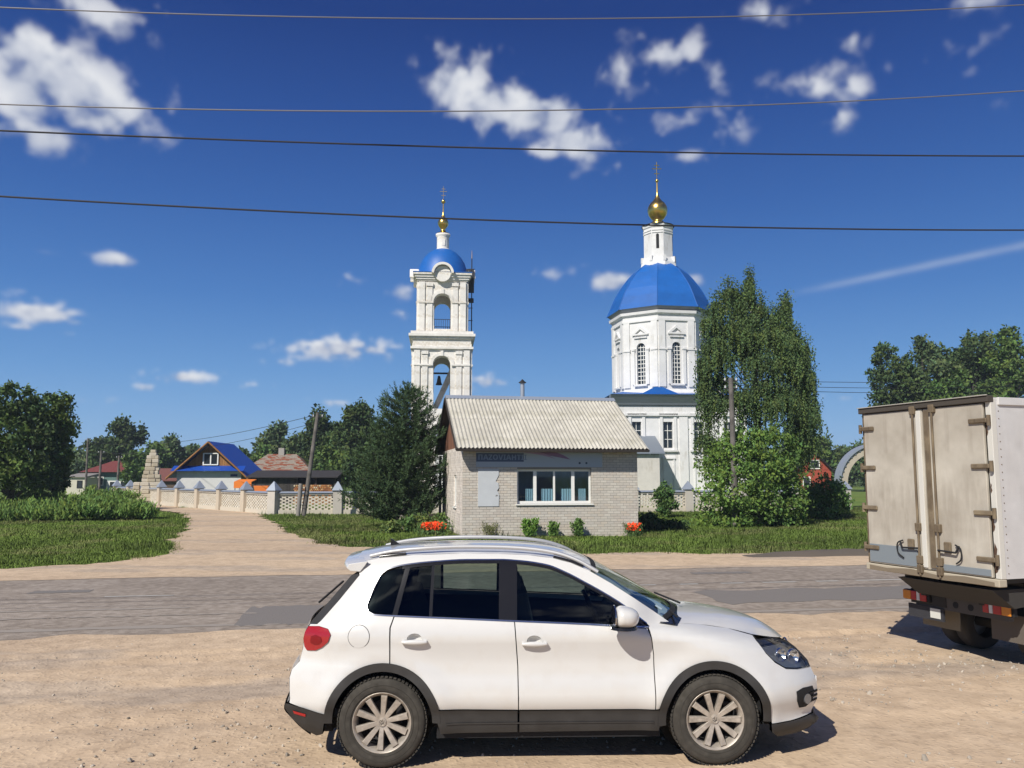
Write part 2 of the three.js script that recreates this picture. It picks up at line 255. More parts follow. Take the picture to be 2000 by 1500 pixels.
// far shoulder and the lane that bends away to the left
const lanePoly = (() => {
  const far = []; for (let s = -130; s <= 130; s += .5) far.push(roadXZ(s, farEdge(s)));
  const back = [roadXZ(130, 9.7), roadXZ(40, 9.9), roadXZ(20, 9.9), [9.8, -24.2], [6, -24.7], [3, -24.6], [0, -24.6], [-2, -24.9], [-3.76, -25.8], [-6.06, -27.8], [-7.6, -30.6], [-9.4, -34.6], [-12.2, -42.5], [-15.6, -51.2], [-18.6, -55.6], [-24, -61.2], [-34, -72.4], [-50, -91], [-52.5, -89], [-36, -70], [-25.6, -58.6], [-20.2, -51.2], [-16.6, -43.2], [-13.8, -35.2], [-11.8, -28.9], [-10.2, -25], [-10.0, -23.2], [-10.9, -21.3], [-12.6, -20.5], [-18, -19.2], roadXZ(-30, 8.9), roadXZ(-60, 9), roadXZ(-130, 9)];
  const b2 = densifyOpen(back, .35).map(([x, z]) => [x + (fbm(x * 1.3, z * 1.3 + 9, 4) - .5) * 1.1, z + (fbm(x * 1.3 + 44, z * 1.3, 4) - .5) * 1.3]);
  return far.concat(b2);
})();
const laneY = (x, z) => { const t = toRoad(x, z)[1]; return Math.max(.016 + .02 * fbm(x * .9, z * .9, 3), t < ROADW + .5 ? roadY(t) + .005 : 0); };
struct('dirt_road', sheet(lanePoly, 1.2, laneY), MG.dirt, true);
{ // a low dark edge of broken asphalt and earth on the far shoulder, right
  const g = grid(60, 6, (u, v) => { const s = mix(8.6, 30, u), t = 9.3 + v * .8 + (fbm(u * 22, v * 2, 3) - .5) * .3, [x, z] = roadXZ(s, t), e = Math.sin(Math.PI * v) * Math.min(1, u * 12); return [x, .02 + e * (.09 + .12 * fbm(u * 40, v * 4, 3)), z]; }, xzUV);
  struct('earth_bank', g, std(lin(.11, .09, .07), 1), true);
}
{ // pebbles and clods on the dirt
  const R = rng(5), geo = new THREE.IcosahedronGeometry(1, 0), N = 6500, im = new THREE.InstancedMesh(geo, std(lin(1, 1, 1), 1), N), m = new THREE.Matrix4(), q = new THREE.Quaternion(), e = new THREE.Euler(), c = new THREE.Color();
  let k = 0;
  while (k < N) {
    const x = -14 + R() * 30, z = -5.4 - R() * 9.5, [s, t] = toRoad(x, z); if (t > nearEdge(s) + .25 * R()) continue;
    const dense = fbm(x * .9 + 3, z * .9 + 8, 3) + (Math.hypot((x - 4.6) / 1.6, (z + 10.4) / .9) < 1 ? .35 : 0) + sstep(-1.2, 0, t) * .12; if (dense < .42 + R() * .22) continue;
    const r = .004 + .013 * Math.pow(R(), 4) + .006 * R() + (R() < .004 ? .018 : 0); e.set(R() * 6, R() * 6, R() * 6); q.setFromEuler(e);
    m.compose(V3(x, lotY(x, z) + r * .25, z), q, V3(r * (1 + R() * .8), r * .75, r)); im.setMatrixAt(k, m);
    const g = .2 + R() * .25; c.setRGB(g * 1.12, g * .98, g * .8); im.setColorAt(k, c); k++;
  }
  im.name = 'gravel'; im.userData = { label: 'loose pebbles and clods scattered over the bare dirt', category: 'gravel', kind: 'stuff' }; scene.add(im);
}
// ------------------------------------------------------------------ the white car. Local frame: x forward, y up, z to its right-hand side; origin under the rear axle
const curve = (pts) => (x) => {                          // monotone smooth curve through points
  const n = pts.length; if (x <= pts[0][0]) return pts[0][1]; if (x >= pts[n - 1][0]) return pts[n - 1][1];
  let i = 0; while (x > pts[i + 1][0]) i++;
  const sl = (k) => (pts[k + 1][1] - pts[k][1]) / (pts[k + 1][0] - pts[k][0]);
  const mAt = (k) => { if (k === 0) return sl(0); if (k === n - 1) return sl(n - 2); const a = sl(k - 1), b = sl(k); return a * b <= 0 ? 0 : 2 * a * b / (a + b); };
  const h = pts[i + 1][0] - pts[i][0], t = (x - pts[i][0]) / h, t2 = t * t, t3 = t2 * t;
  return (2 * t3 - 3 * t2 + 1) * pts[i][1] + (t3 - 2 * t2 + t) * h * mAt(i) + (-2 * t3 + 3 * t2) * pts[i + 1][1] + (t3 - t2) * h * mAt(i + 1);
};
{
  const prof = curve([[.12, .76], [.2, .81], [.3, .85], [.4, .866], [.47, .896], [.53, .906], [.6, .9], [.7, .882], [.8, .876], [.9, .888], [.985, .9], [1.05, .886], [1.12, .858], [1.25, .805], [1.4, .735], [1.52, .675], [1.58, .63], [1.63, .56], [1.7, .4]]);
  const xF = curve([[.1, 3.3], [.2, 3.5], [.27, 3.53], [.33, 3.5], [.42, 3.54], [.56, 3.535], [.66, 3.5], [.76, 3.44], [.84, 3.34], [.92, 3.15], [1.0, 2.85], [1.05, 2.6]]);
  const xR = curve([[.12, -.44], [.22, -.6], [.34, -.72], [.42, -.78], [.46, -.77], [.5, -.742], [.66, -.752], [.72, -.737], [.78, -.682], [.88, -.655], [1.0, -.64], [1.08, -.6], [1.25, -.455], [1.43, -.305], [1.5, -.268], [1.6, -.15]]);
  const hoodY = curve([[2.0, 1.09], [2.3, 1.06], [2.55, 1.035], [2.8, .995], [3.0, .945], [3.15, .895], [3.4, .8]]);
  const AX = [[0, .343], [2.605, .343]], RT = .343, RO = .448, RI = .388;
  const Wd = (x, y) => {
    let w = prof(y);
    const tf = clamp((x - (xF(y) - .8)) / .8), tr = clamp(((xR(y) + .55) - x) / .55);
    w *= 1 - .34 * Math.pow(tf, 2.7) - .16 * Math.pow(tr, 2.4);
    for (const a of AX) { const r = Math.hypot(x - a[0], y - a[1]); w += .02 * Math.exp(-Math.pow((r - .47) / .09, 2)); }
    if (x > 1.95) { const e = clamp((y - hoodY(x) + .13) / .15); w -= .075 * e * e * sstep(1.95, 2.2, x); }
    return w;
  };
  const paint = new THREE.MeshPhysicalMaterial({ color: lin(.68, .67, .645), roughness: .36, clearcoat: 1, clearcoatRoughness: .06, map: tex(512, (x, y) => { const n = fbm(x * 5, y * 5, 4, 5), k = sstep(.5, .75, fbm(x * 24, y * 24, 4, 24)); const v = 248 + (n - .5) * 5 - k * 2; return [v, v - k, v - 1 - k * 2]; }, 1.8) });
  const plastic = std(lin(.05, .05, .052), .62, { map: tex(256, (x, y) => { const n = fbm(x * 8, y * 8, 4, 8), v = 180 + n * 70; return [v, v - 4, v - 12]; }, .9) });
  const gloss = std(lin(.012, .012, .014), .2), interior = std(lin(.03, .03, .033), .8), seatM = std(lin(.05, .05, .055), .9);
  const tint = glass(.5, .6, .57), privacy = glass(.16, .19, .19), screenGlass = glass(.72, .82, .8);
  const C = thing('white_car', 'white compact off-road estate car with silver alloy wheels on the bare dirt', 'car', [-1.035, 0, -7.56], 1.7 * Math.PI / 180);

  function panel(poly, off, side, rim = .02, cell = .055) {
    const pts = densify(poly, .035), P = [], N = [], put = (x, y, o, nn) => { P.push(x, y, side * (Wd(x, y) + o)); N.push(...nn); };
    const nrm = (x, y) => { const e = .006, a = -(Wd(x + e, y) - Wd(x - e, y)) / (2 * e), b = -(Wd(x, y + e) - Wd(x, y - e)) / (2 * e), L = Math.hypot(a, b, 1); return [a / L, b / L, side / L]; };
    meshPoly(pts, cell, (t) => { for (const k of side > 0 ? [0, 1, 2] : [0, 2, 1]) put(t[k][0], t[k][1], off, nrm(t[k][0], t[k][1])); });
    if (rim) {
      let A = 0; pts.forEach((p, k) => { const q = pts[(k + 1) % pts.length]; A += p[0] * q[1] - q[0] * p[1]; }); const s = Math.sign(A);
      pts.forEach((p, k) => { const q = pts[(k + 1) % pts.length], L = Math.hypot(q[0] - p[0], q[1] - p[1]) || 1, n = [s * (q[1] - p[1]) / L, -s * (q[0] - p[0]) / L, 0]; const f = (v, o) => put(v[0], v[1], o, n); f(p, off); f(p, off - rim); f(q, off); f(q, off); f(p, off - rim); f(q, off - rim); });
    }
    const g = new THREE.BufferGeometry(); g.setAttribute('position', new THREE.Float32BufferAttribute(P, 3)); g.setAttribute('normal', new THREE.Float32BufferAttribute(N, 3)); return g;
  }
  const arc = (k, r, a0, a1, n = 24) => { const o = []; for (let i = 0; i <= n; i++) { const a = mix(a0, a1, i / n) * Math.PI / 180; o.push([AX[k][0] + r * Math.cos(a), AX[k][1] + r * Math.sin(a)]); } return o; };
  const winTop = [[-.06, 1.455], [-.01, 1.487], [.12, 1.522], [.36, 1.548], [.65, 1.562], [.92, 1.562], [1.08, 1.553], [1.3, 1.522], [1.46, 1.462], [1.6, 1.392], [1.75, 1.312], [1.9, 1.222], [2.09, 1.075]];
  const roofEdge = [[2.3, 1.062], [2.15, 1.165], [2.0, 1.265], [1.82, 1.378], [1.64, 1.478], [1.5, 1.535], [1.35, 1.572], [1.15, 1.594], [.9, 1.605], [.6, 1.608], [.2, 1.596], [-.08, 1.57], [-.255, 1.535]];
  const roofEdgeY = curve(roofEdge.slice().reverse()), winTopY = curve(winTop);
  const belt = curve([[-.2, 1.158], [.1, 1.143], [.4, 1.13], [1.0, 1.104], [1.6, 1.078], [2.1, 1.05]]);
  const g = .004;
  const shapes = {
    body_side: [[-.742, .47], [-.44, .405], ...arc(0, RO, 172, 83.5), [.05 - g, 1.06], [.075, belt(.08) + .002], [-.1, 1.153], [-.145, 1.18], [-.15, 1.22], [-.11, 1.34], ...winTop, [2.115, 1.05], [2.2, 1.068], ...roofEdge, [-.232, 1.438], [-.375, 1.255], [-.508, 1.1], [-.54, 1.073], [-.6, 1.068], [-.637, 1.0], [-.652, .88], [-.678, .78], [-.735, .72], [-.75, .66], [-.74, .5]],
    rear_door: [...arc(0, RO, 82.3, 13), [1.06 - g, .432], [1.055 - g, .76], [1.03 - g, belt(1.03) - .006], [.55, belt(.55) - .006], [.082, belt(.08) - .006], [.057, 1.06]],
    front_door: [[1.06 + g, .432], [2.128, .43], [2.125, .84], [2.108, .97], [2.085, 1.04], [1.6, belt(1.6) - .006], [1.03 + g, belt(1.03) - .006], [1.055 + g, .76]],
    front_fender: [[2.136, .43], ...arc(1, RO, 168, 4), [3.07, .3], [3.25, .3], [3.48, .315], [3.535, .42], [3.53, .56], [3.49, .675], [3.34, .682], [3.22, .7], [3.12, .758], [3.05, .83], [3.005, .915], [3.0, hoodY(3) - .005], [2.8, hoodY(2.8)], [2.55, hoodY(2.55)], [2.3, hoodY(2.3)], [2.13, 1.07], [2.1, 1.045], [2.116, .97], [2.133, .84]],
  };
  const hole = (x, y, up) => { const o = [[x, up], [x, y + .064]]; for (let i = 1; i < 24; i++) { const a = Math.PI / 2 - i / 24 * 6.2832; o.push([x + .06 * Math.cos(a), y + .022 + .042 * Math.sin(a)]); } o.push([x, y + .064], [x, up]); return o; };
  const cutIn = (poly, at, x, y, up) => [...poly.slice(0, at), ...hole(x, y, up), ...poly.slice(at)];
  shapes.rear_door = cutIn(shapes.rear_door, shapes.rear_door.length - 2, .245, .955, belt(.245) - .006);
  shapes.front_door = cutIn(shapes.front_door, shapes.front_door.length - 2, 1.185, .935, belt(1.185) - .006);
  const handle = (x, y, s) => { const w = Wd(x, y); return [new THREE.SphereGeometry(1, 24, 12).scale(.104, .02, .018).translate(x, y + .002, s * (w + .03)), rbox(.03, .028, .05, .01, x - .085, y + .002, s * (w + .012)), rbox(.03, .028, .05, .01, x + .085, y + .002, s * (w + .012))]; };
  const cup = (x, y, s) => grid(24, 6, (u, v) => { const a = u * 6.2832, r = 1 - v, X = x + .061 * r * Math.cos(a), Y = y + .022 + .043 * r * Math.sin(a); return [X, Y, s * (Wd(X, Y) - .0005 - .045 * Math.sqrt(1 - r * r))]; });
  for (const s of [1, -1]) {
    const bs = part(C, 'body_side', panel(shapes.body_side, 0, s), paint);
    const flapPts = [...Array(28)].map((_, i) => { const a = i / 28 * 6.2832; return [-.19 + .082 * Math.cos(a), .995 + .085 * Math.sin(a)]; });
    if (s > 0) { part(bs, 'fuel_flap', panel(flapPts, .0035, s, .006), paint); part(bs, 'flap_seam', panel(flapPts.map(([x, y]) => [-.19 + (x + .19) * 1.05, .995 + (y - .995) * 1.05]), .0008, s, 0), M.dark); }
    const rd = part(C, 'rear_door', panel(shapes.rear_door, 0, s), paint), fd = part(C, 'front_door', panel(shapes.front_door, 0, s), paint);
    part(rd, 'door_handle', handle(.245, .955, s), paint); part(fd, 'door_handle', handle(1.185, .935, s), paint);
    part(rd, 'handle_cup', cup(.245, .955, s), paint); part(fd, 'handle_cup', cup(1.185, .935, s), paint);
    part(C, 'front_fender', panel(shapes.front_fender, 0, s), paint);
    // dark trim
    part(C, 'wheel_arch_trim', [panel([...arc(0, RO + .004, 181, -1, 40), ...arc(0, RI, -1, 181, 40)], .012, s, .05)], plastic);
    part(C, 'wheel_arch_trim', [panel([...arc(1, RO + .004, 186, -3, 40), ...arc(1, RI, -3, 186, 40)], .012, s, .05)], plastic);
    part(C, 'sill_trim', [panel([[.4, .438], [1.052, .426], [1.052, .255], [.455, .25]], .01, s, .06), panel([[1.068, .426], [2.19, .424], [2.16, .262], [1.068, .255]], .01, s, .06), panel([[.5, .335], [2.12, .335], [2.12, .325], [.5, .322]], .016, s, .01)], plastic);
    part(C, 'rear_bumper_trim', panel([[-.778, .468], [-.62, .445], [-.445, .408], [-.45, .345], [-.47, .24], [-.53, .21], [-.63, .25], [-.72, .335], [-.783, .425]], .012, s, .06), plastic);
    part(C, 'rear_reflector', panel([[-.71, .415], [-.6, .398], [-.605, .375], [-.7, .39]], .018, s, .012), std(lin(.45, .02, .02), .25));
    part(C, 'front_lip', panel([[3.06, .298], [3.25, .296], [3.5, .31], [3.55, .27], [3.53, .225], [3.4, .165], [3.14, .175], [3.07, .23]], .012, s, .06), plastic);
    // window band
    const top = (a, b, o = 0, n = 10) => [...Array(n + 1)].map((_, i) => { const x = mix(a, b, i / n); return [x, winTopY(x) - o]; });
    part(C, 'window_frame', [
      panel([[-.145, 1.17], [.07, belt(.07)], [.17, 1.52], [.13, 1.522], ...top(.12, -.03, .002, 4), [-.1, 1.36], [-.148, 1.22]].reverse(), -.022, s, 0),
      panel([[.06, belt(.06)], [.1, belt(.1)], ...top(.19, .15, .004, 2)], -.004, s, .02), panel([[.352, belt(.352)], [.378, belt(.378)], ...top(.384, .362, .004, 2)], -.004, s, .02),
      panel([[.905, belt(.905)], [1.05, belt(1.05)], ...top(1.055, .91, .004, 4)], -.003, s, .02),
      panel([...top(.12, 2.08, .003, 40), ...top(2.03, .12, .03, 40)], -.004, s, .02),
      panel([[1.93, belt(1.93)], [2.085, belt(2.08)], [1.985, 1.155]], -.003, s, .02)], gloss);
    part(C, 'quarter_window', panel([[-.14, 1.175], [-.1, 1.158], [.064, belt(.064) + .006], [.148, 1.515], [.12, 1.512], ...top(.1, -.03, .008, 4), [-.1, 1.36], [-.143, 1.22]], -.014, s, 0), privacy);
    part(C, 'rear_door_vent_glass', panel([[.09, belt(.09)], [.36, belt(.36)], ...top(.365, .18, .008, 6)], -.012, s, 0), privacy);
    part(C, 'rear_door_window', panel([[.37, belt(.37)], [.91, belt(.91)], ...top(.91, .37, .01, 10)], -.012, s, 0), tint);
    part(C, 'front_door_window', panel([[1.04, belt(1.04)], [1.96, belt(1.96)], ...top(2.0, 1.05, .012, 16)], -.012, s, 0), tint);
    const strip = (f, a, b, w, n = 50) => { const lo = [], hi = []; for (let i = 0; i <= n; i++) { const x = mix(a, b, i / n); lo.push([x, f(x)]); hi.unshift([x, f(x) + w]); } return [...lo, ...hi]; };
    part(C, 'chrome_strip', [panel(strip((x) => belt(x) - .003, -.08, 2.1, .011), .003, s, .008), panel(strip((x) => winTopY(x) - .004, -.02, 2.09, .01, 60), .003, s, .008), panel([[-.155, 1.2], [-.135, 1.168], [-.08, 1.15], [-.08, 1.161], [-.125, 1.178], [-.142, 1.21], [-.142, 1.23], [-.098, 1.35], [-.052, 1.447], [-.01, 1.483], [-.018, 1.491], [-.064, 1.457], [-.112, 1.35], [-.157, 1.235]], .003, s, .008)], M.chrome);
    // lamps
    part(C, 'rear_glass_edge', panel([[-.255, 1.462], [-.236, 1.434], [-.379, 1.251], [-.512, 1.096], [-.542, 1.078], [-.602, 1.074], [-.58, 1.105], [-.45, 1.258], [-.306, 1.432]], -.004, s, .03), std(lin(.014, .014, .016), .75));
    part(C, 'tail_lamp', panel([[-.638, .9], [-.648, .96], [-.636, 1.015], [-.61, 1.055], [-.52, 1.062], [-.44, 1.047], [-.415, 1.008], [-.435, .95], [-.485, .905], [-.54, .878], [-.615, .872]], .01, s, .03), new THREE.MeshPhysicalMaterial({ color: lin(.32, .008, .012), roughness: .25, clearcoat: 1, clearcoatRoughness: .05 }));
    part(C, 'tail_lamp_core', panel([[-.585, .935], [-.55, .92], [-.51, .925], [-.485, .95], [-.495, .985], [-.54, 1.0], [-.58, .985]], .0125, s, .01), std(lin(.19, .005, .008), .2));
    const hp = [[3.01, .91], [3.06, .832], [3.128, .765], [3.225, .706], [3.34, .688], [3.485, .68], [3.47, .73], [3.4, .82], [3.33, .872], [3.2, .895]];
    const hl = part(C, 'headlamp', panel(hp, -.05, s, 0), std(lin(.16, .165, .175), .35, { metalness: .5 }));
    [[3.19, .8, .05], [3.315, .77, .058]].forEach(([x, y, r]) => { const q = lathe([[.002, -.02], [r * .5, -.012], [r * .85, .012], [r, .03], [r * 1.08, .03], [r * 1.1, .01]], 20); q.rotateX(Math.PI / 2); q.rotateY(.5); const z = Wd(x, y) - .045; q.translate(x, y, z); if (s < 0) q.scale(1, 1, -1); part(hl, 'reflector', q, M.chrome); });
    part(hl, 'lamp_lens', panel(hp, -.004, s, 0), glass(.93, .95, .96)); part(hl, 'lamp_bezel', [panel([[3.01, .912], [3.2, .897], [3.33, .874], [3.34, .86], [3.2, .876], [3.03, .886]], -.006, s, .02), panel([[3.33, .874], [3.4, .822], [3.475, .73], [3.49, .68], [3.455, .682], [3.44, .73], [3.385, .8], [3.3, .868]], -.006, s, .03)], M.dark);
    const fog = part(C, 'fog_lamp_recess', panel([[3.29, .53], [3.36, .55], [3.47, .545], [3.49, .5], [3.47, .42], [3.4, .385], [3.33, .39], [3.3, .45]], .004, s, .02), M.dark);
    part(fog, 'fog_lamp', (() => { const q = cyl(.04, .04, .03, 0, 0, 0, 18).rotateX(Math.PI / 2).rotateY(.55); return q.translate(3.4, .455, Wd(3.4, .455) - .002).scale(1, 1, s); })(), std(lin(.25, .26, .28), .15, { metalness: .6 })); 
    [0, 1, 2].forEach((i) => part(fog, 'fog_lamp_fin', panel([[3.43, .5 - i * .035], [3.53, .505 - i * .035], [3.53, .49 - i * .035], [3.43, .485 - i * .035]], .01, s, .012), M.dark));
    // door mirror
    const mz = .93 + .1, mg = new THREE.SphereGeometry(1, 28, 20); { const p = mg.attributes.position; for (let i = 0; i < p.count; i++) { let x = p.getX(i), y = p.getY(i), z = p.getZ(i); if (x < 0) x *= .42; y = y > 0 ? y * .82 : y * .95; p.setXYZ(i, Math.sign(x) * Math.pow(Math.abs(x), .8) * .13, Math.sign(y) * Math.pow(Math.abs(y), .85) * .092, z * .125); } mg.computeVertexNormals(); }
    const mirror = part(C, 'door_mirror', [mg.clone().rotateZ(-.1).translate(1.86, 1.165, s * mz)], paint);
    part(mirror, 'mirror_foot', [rbox(.13, .05, .16, .02, 1.9, 1.078, s * .93), cyl(.105, .1, .02, 1.87, 1.078, s * mz, 20)], gloss);
    part(mirror, 'mirror_glass', [cyl(.1, .1, .006, 0, 0, 0, 24).scale(.85, 1, 1.1).rotateZ(Math.PI / 2).translate(1.796, 1.165, s * mz)], M.chrome);
    // inner side lining keeps daylight out of the doors; wheel wells
    part(C, 'inner_lining', panel([[-.55, .5], [-.44, .45], ...arc(0, RI + .02, 170, 10), [2.17, .36], ...arc(1, RI + .02, 170, 10), [3.1, .36], [3.2, .6], [3.0, .86], [2.3, .99], [1.0, 1.07], [0, 1.1], [-.42, 1.1]], -.07, s, 0), interior);
    for (const k of [0, 1]) part(C, 'wheel_well', [grid(24, 1, (u, v) => { const a = mix(-8, 188, u) * Math.PI / 180; return [AX[k][0] + (RI + .01) * Math.cos(a), AX[k][1] + (RI + .01) * Math.sin(a), s * mix(.84, .5, v)]; }), new THREE.CircleGeometry(RI + .01, 32).translate(AX[k][0], AX[k][1], s * .5)], std(lin(.01, .01, .01), 1, { side: THREE.DoubleSide }));
    // roof rail
    const rp = [...Array(14)].map((_, i) => { const u = i / 13, x = mix(-.16, 1.72, u), lift = .05 * Math.pow(Math.sin(Math.PI * clamp(u * .96 + .02)), .35); return [x, roofEdgeY(x) + .012 + lift * .8, s * (Wd(x, roofEdgeY(x)) - .03)]; });
    const rail = part(C, 'roof_rail', [tube(rp, .017, 60, 10)], M.alloy);
    [[-.08, .14], [1.36, 1.6]].forEach(([a, b]) => part(rail, 'rail_foot', tube([0, .33, .66, 1].map((t) => { const x = mix(a, b, t); return [x, roofEdgeY(x) + .01, s * (Wd(x, roofEdgeY(x)) - .018)]; }), .014, 12, 6), gloss));
  }
  // sheets from side to side
  const dn = (x, y, b) => [x, y, b];
  const hoodG = (off) => grid(40, 30, (u, v) => {
    const q = v * 2 - 1, xe = mix(2.16, 3.0, u), ze = Wd(xe, hoodY(xe)), a = 1 - Math.pow(Math.abs(q), 2.2), sh = mix(.3, .43, u) * a;
    const drop = Math.pow(u, 6) * .14 * a, cr = (.062 * (1 - u) + .045 * u) * (1 - Math.pow(Math.abs(q), 2.4));
    return [xe + sh * (.25 + .75 * Math.pow(u, .9)) + (1 - u) * .06 * a, hoodY(xe) + cr - drop - sh * .03 + off, q * ze * mix(1, .985, u)];
  });
  part(C, 'hood', hoodG(0), paint);
  const dark2 = std(lin(.02, .02, .022), .7, { side: THREE.DoubleSide });
  part(C, 'cowl', grid(4, 24, (u, v) => { const q = v * 2 - 1, a = 1 - q * q, x = mix(2.2, 2.34, u) + .2 * a, z = q * (.79 - .02 * u); return [x, mix(1.075, 1.055, u) + .055 * a * (1 - .2 * u), z]; }), gloss);
  part(C, 'wiper', bar([2.42, 1.135, -.5], [2.5, 1.142, .2], .009), M.dark); part(C, 'wiper', bar([2.36, 1.13, .1], [2.36, 1.105, .7], .009), M.dark);
  const ws = (u, v) => { const q = v * 2 - 1, i = mix(1.655, 2.265, u), ye = roofEdgeY(i), ze = Wd(i, ye) - .01, a = 1 - Math.abs(q) ** 2.2; return [i + mix(.05, .2, u) * a, ye + mix(.05, .02, u) * a, q * ze]; };
  part(C, 'windscreen', grid(20, 24, ws), screenGlass);
  part(C, 'windscreen_band', [grid(2, 24, (u, v) => { const p = ws(u * .06, v); return [p[0] + .004, p[1] + .004, p[2]]; })], M.dark); part(C, 'windscreen_band', [grid(2, 24, (u, v) => { const p = ws(.94 + u * .06, v); return [p[0] + .004, p[1] + .004, p[2]]; })], M.dark);
  part(C, 'inspection_sticker', quad(...[[.8, .9], [.8, .93], [.88, .93], [.88, .9]].map(([u, v]) => { const p = ws(u, v); return [p[0] + .004, p[1] + .006, p[2]]; })), std(lin(.5, .6, .62), .6));
  const roofG = (o) => grid(40, 26, (u, v) => { const q = v * 2 - 1, a = 1 - Math.abs(q) ** 2.3, x = mix(-.26, 1.66, u), ye = roofEdgeY(x), ze = Wd(x, ye); return [x + mix(-.03, .05, u) * a, ye + .052 * a + o, q * ze]; });
  part(C, 'roof', roofG(0), paint); part(C, 'headliner', roofG(-.03), std(lin(.2, .2, .19), .95));
  part(C, 'roof_antenna', extr([[-.07, 0], [.06, 0], [.0, .015], [-.07, .06]], .02, [], .004).translate(.02, 1.625, -.01), gloss);
  { // rear spoiler over the back glass
    const pr = [[-.22, 1.548], [-.365, 1.525], [-.385, 1.498], [-.355, 1.475], [-.28, 1.47], [-.24, 1.52]];
    const sp = grid(5, 20, (u, v) => { const q = v * 2 - 1, p = pr[Math.round(u * 5)], a = 1 - q * q; return [p[0] - .03 * a + .05 * q ** 6, p[1] + .035 * a, q * .625]; });
    part(C, 'rear_spoiler', [sp, ...[-1, 1].map((s) => extr(pr, .012, [], .004).translate(.05, 0, s * .625 - .006))], paint);
  }
  const back = (y0, y1, o = 0, n = 10) => grid(n, 24, (u, v) => { const q = v * 2 - 1, y = mix(y0, y1, u), x = xR(y), w = Wd(x, y); return [x - .07 * (1 - q * q) - o, y, q * w]; });
  const sides = (f) => f;
  part(C, 'tailgate', back(.47, 1.075, 0, 24), paint); part(C, 'rear_glass', grid(10, 24, (u, v) => { const q = (v * 2 - 1) * .955, y = mix(1.075, 1.45, u), x = xR(y), w = Wd(x, y); return [x - .05 * (1 - q * q) + .03, y, q * w]; }), privacy); part(C, 'rear_bumper', back(.2, .468, .012), plastic); part(C, 'rear_wiper', bar([-.68, 1.13, 0], [-.53, 1.27, -.35], .01), M.dark);
  const front = (y0, y1, o = 0, n = 12) => grid(n, 24, (u, v) => { const q = v * 2 - 1, y = mix(y0, y1, u), x = xF(y) - .02, w = Wd(x, y); return [x + .1 * (1 - q * q) + o, y, q * w]; });
  part(C, 'front_bumper', front(.31, .62), paint); part(C, 'front_lip_centre', front(.17, .31, .012), plastic);
  const gr = part(C, 'grille', front(.62, .84, -.03), M.dark); for (const y of [.66, .74]) part(gr, 'grille_bar', front(y, y + .025, -.012, 2), M.chrome); part(gr, 'emblem', new THREE.TorusGeometry(.06, .008, 8, 28).rotateY(Math.PI / 2).translate(3.49, .74, 0), M.chrome);
  part(C, 'number_plate', rbox(.02, .115, .52, .005, 3.655, .47, 0), std(lin(.75, .75, .75), .4)); part(C, 'number_plate_holder', rbox(.022, .13, .54, .006, 3.638, .47, 0), M.dark);
  // underside and cabin
  part(C, 'underbody', [bx(-.6, 3.25, .2, .3, -.5, .5), bx(.42, 2.18, .2, .32, -.8, .8), bx(-.58, -.42, .22, .45, -.66, .66)], M.dark);
  part(C, 'exhaust', bar([-.62, .22, .35], [1.2, .2, .3], .035), M.darkMetal);
  part(C, 'cabin_floor', [bx(-.6, 2.35, .36, .42, -.74, .74), bx(2.2, 2.26, .4, 1.04, -.76, .76)], interior);
  const seat = (x, z, w) => { const gs = [rbox(.5, .16, w, .05, x + .08, .62, z), extr([[0, 0], [.16, .02], [.02, .6], [-.08, .6], [-.12, .3]], w - .06, [], .03).translate(x - .22, .66, z - w / 2 + .03), rbox(.09, .17, .26, .04, x - .27, 1.35, z), bar([x - .26, 1.22, z - .06], [x - .27, 1.3, z - .06], .008), bar([x - .26, 1.22, z + .06], [x - .27, 1.3, z + .06], .008)]; return gs; };
  part(C, 'front_seat', seat(1.32, .37, .5), seatM); part(C, 'front_seat', seat(1.32, -.37, .5), seatM);
  part(C, 'rear_seat', [rbox(.5, .16, 1.26, .05, .45, .64, 0), extr([[0, 0], [.16, .02], [.0, .52], [-.1, .52]], 1.2, [], .03).translate(.16, .68, -.6), rbox(.08, .14, .24, .03, .1, 1.28, .4), rbox(.08, .14, .24, .03, .1, 1.28, -.4)], seatM);
  part(C, 'luggage_shelf', bx(-.36, .1, 1.06, 1.09, -.68, .68), interior);
  part(C, 'dashboard', [extr([[1.92, .7], [2.35, .7], [2.35, 1.05], [2.1, 1.1], [1.96, 1.06], [1.9, .95]], 1.46).translate(0, 0, -.73), rbox(.5, .3, .26, .04, 1.55, .58, 0)], interior);
  { const w = new THREE.TorusGeometry(.185, .016, 10, 36).rotateY(Math.PI / 2).rotateZ(.42).translate(1.8, 1.0, -.37); part(C, 'steering_wheel', [w, bar([1.8, 1.0, -.37], [2.0, .92, -.37], .03), bar([1.77, 1.0, -.54], [1.81, 1.0, -.2], .014)], M.dark); }
  part(C, 'rear_view_mirror', rbox(.03, .07, .24, .015, 1.72, 1.41, 0), M.dark);
  // wheels
  const tyreP = [[.215, -.1], [.235, -.108], [.3, -.112], [.325, -.1], [.338, -.08], [.343, -.05], [.343, .05], [.338, .08], [.325, .1], [.3, .112], [.262, .114], [.235, .108], [.222, .098], [.215, .085]].map(([r, y]) => [r * RT / .343, y]);
  const tread = []; for (let i = 0; i < 64; i++) for (const z of [-.075, -.025, .025, .075]) tread.push(box(.022, .008, .044, 0, RT + .001, z).rotateZ(i / 64 * 6.28318 + (z > 0 ? .03 : 0)));
  const rimM = std(lin(.62, .57, .51), .4, { metalness: .4, map: tex(256, (x, y) => { const n = fbm(x * 10, y * 10, 4, 10), v = 190 + n * 65; return [v, v - 3, v - 8]; }, .3) });
  const tyreM = std(lin(.075, .07, .062), .95, { map: tex(512, (x, y) => { const n = fbm(x * 12, y * 12, 5, 12), v = 165 + n * 85; return [v, v - 4, v - 12]; }, .5) });
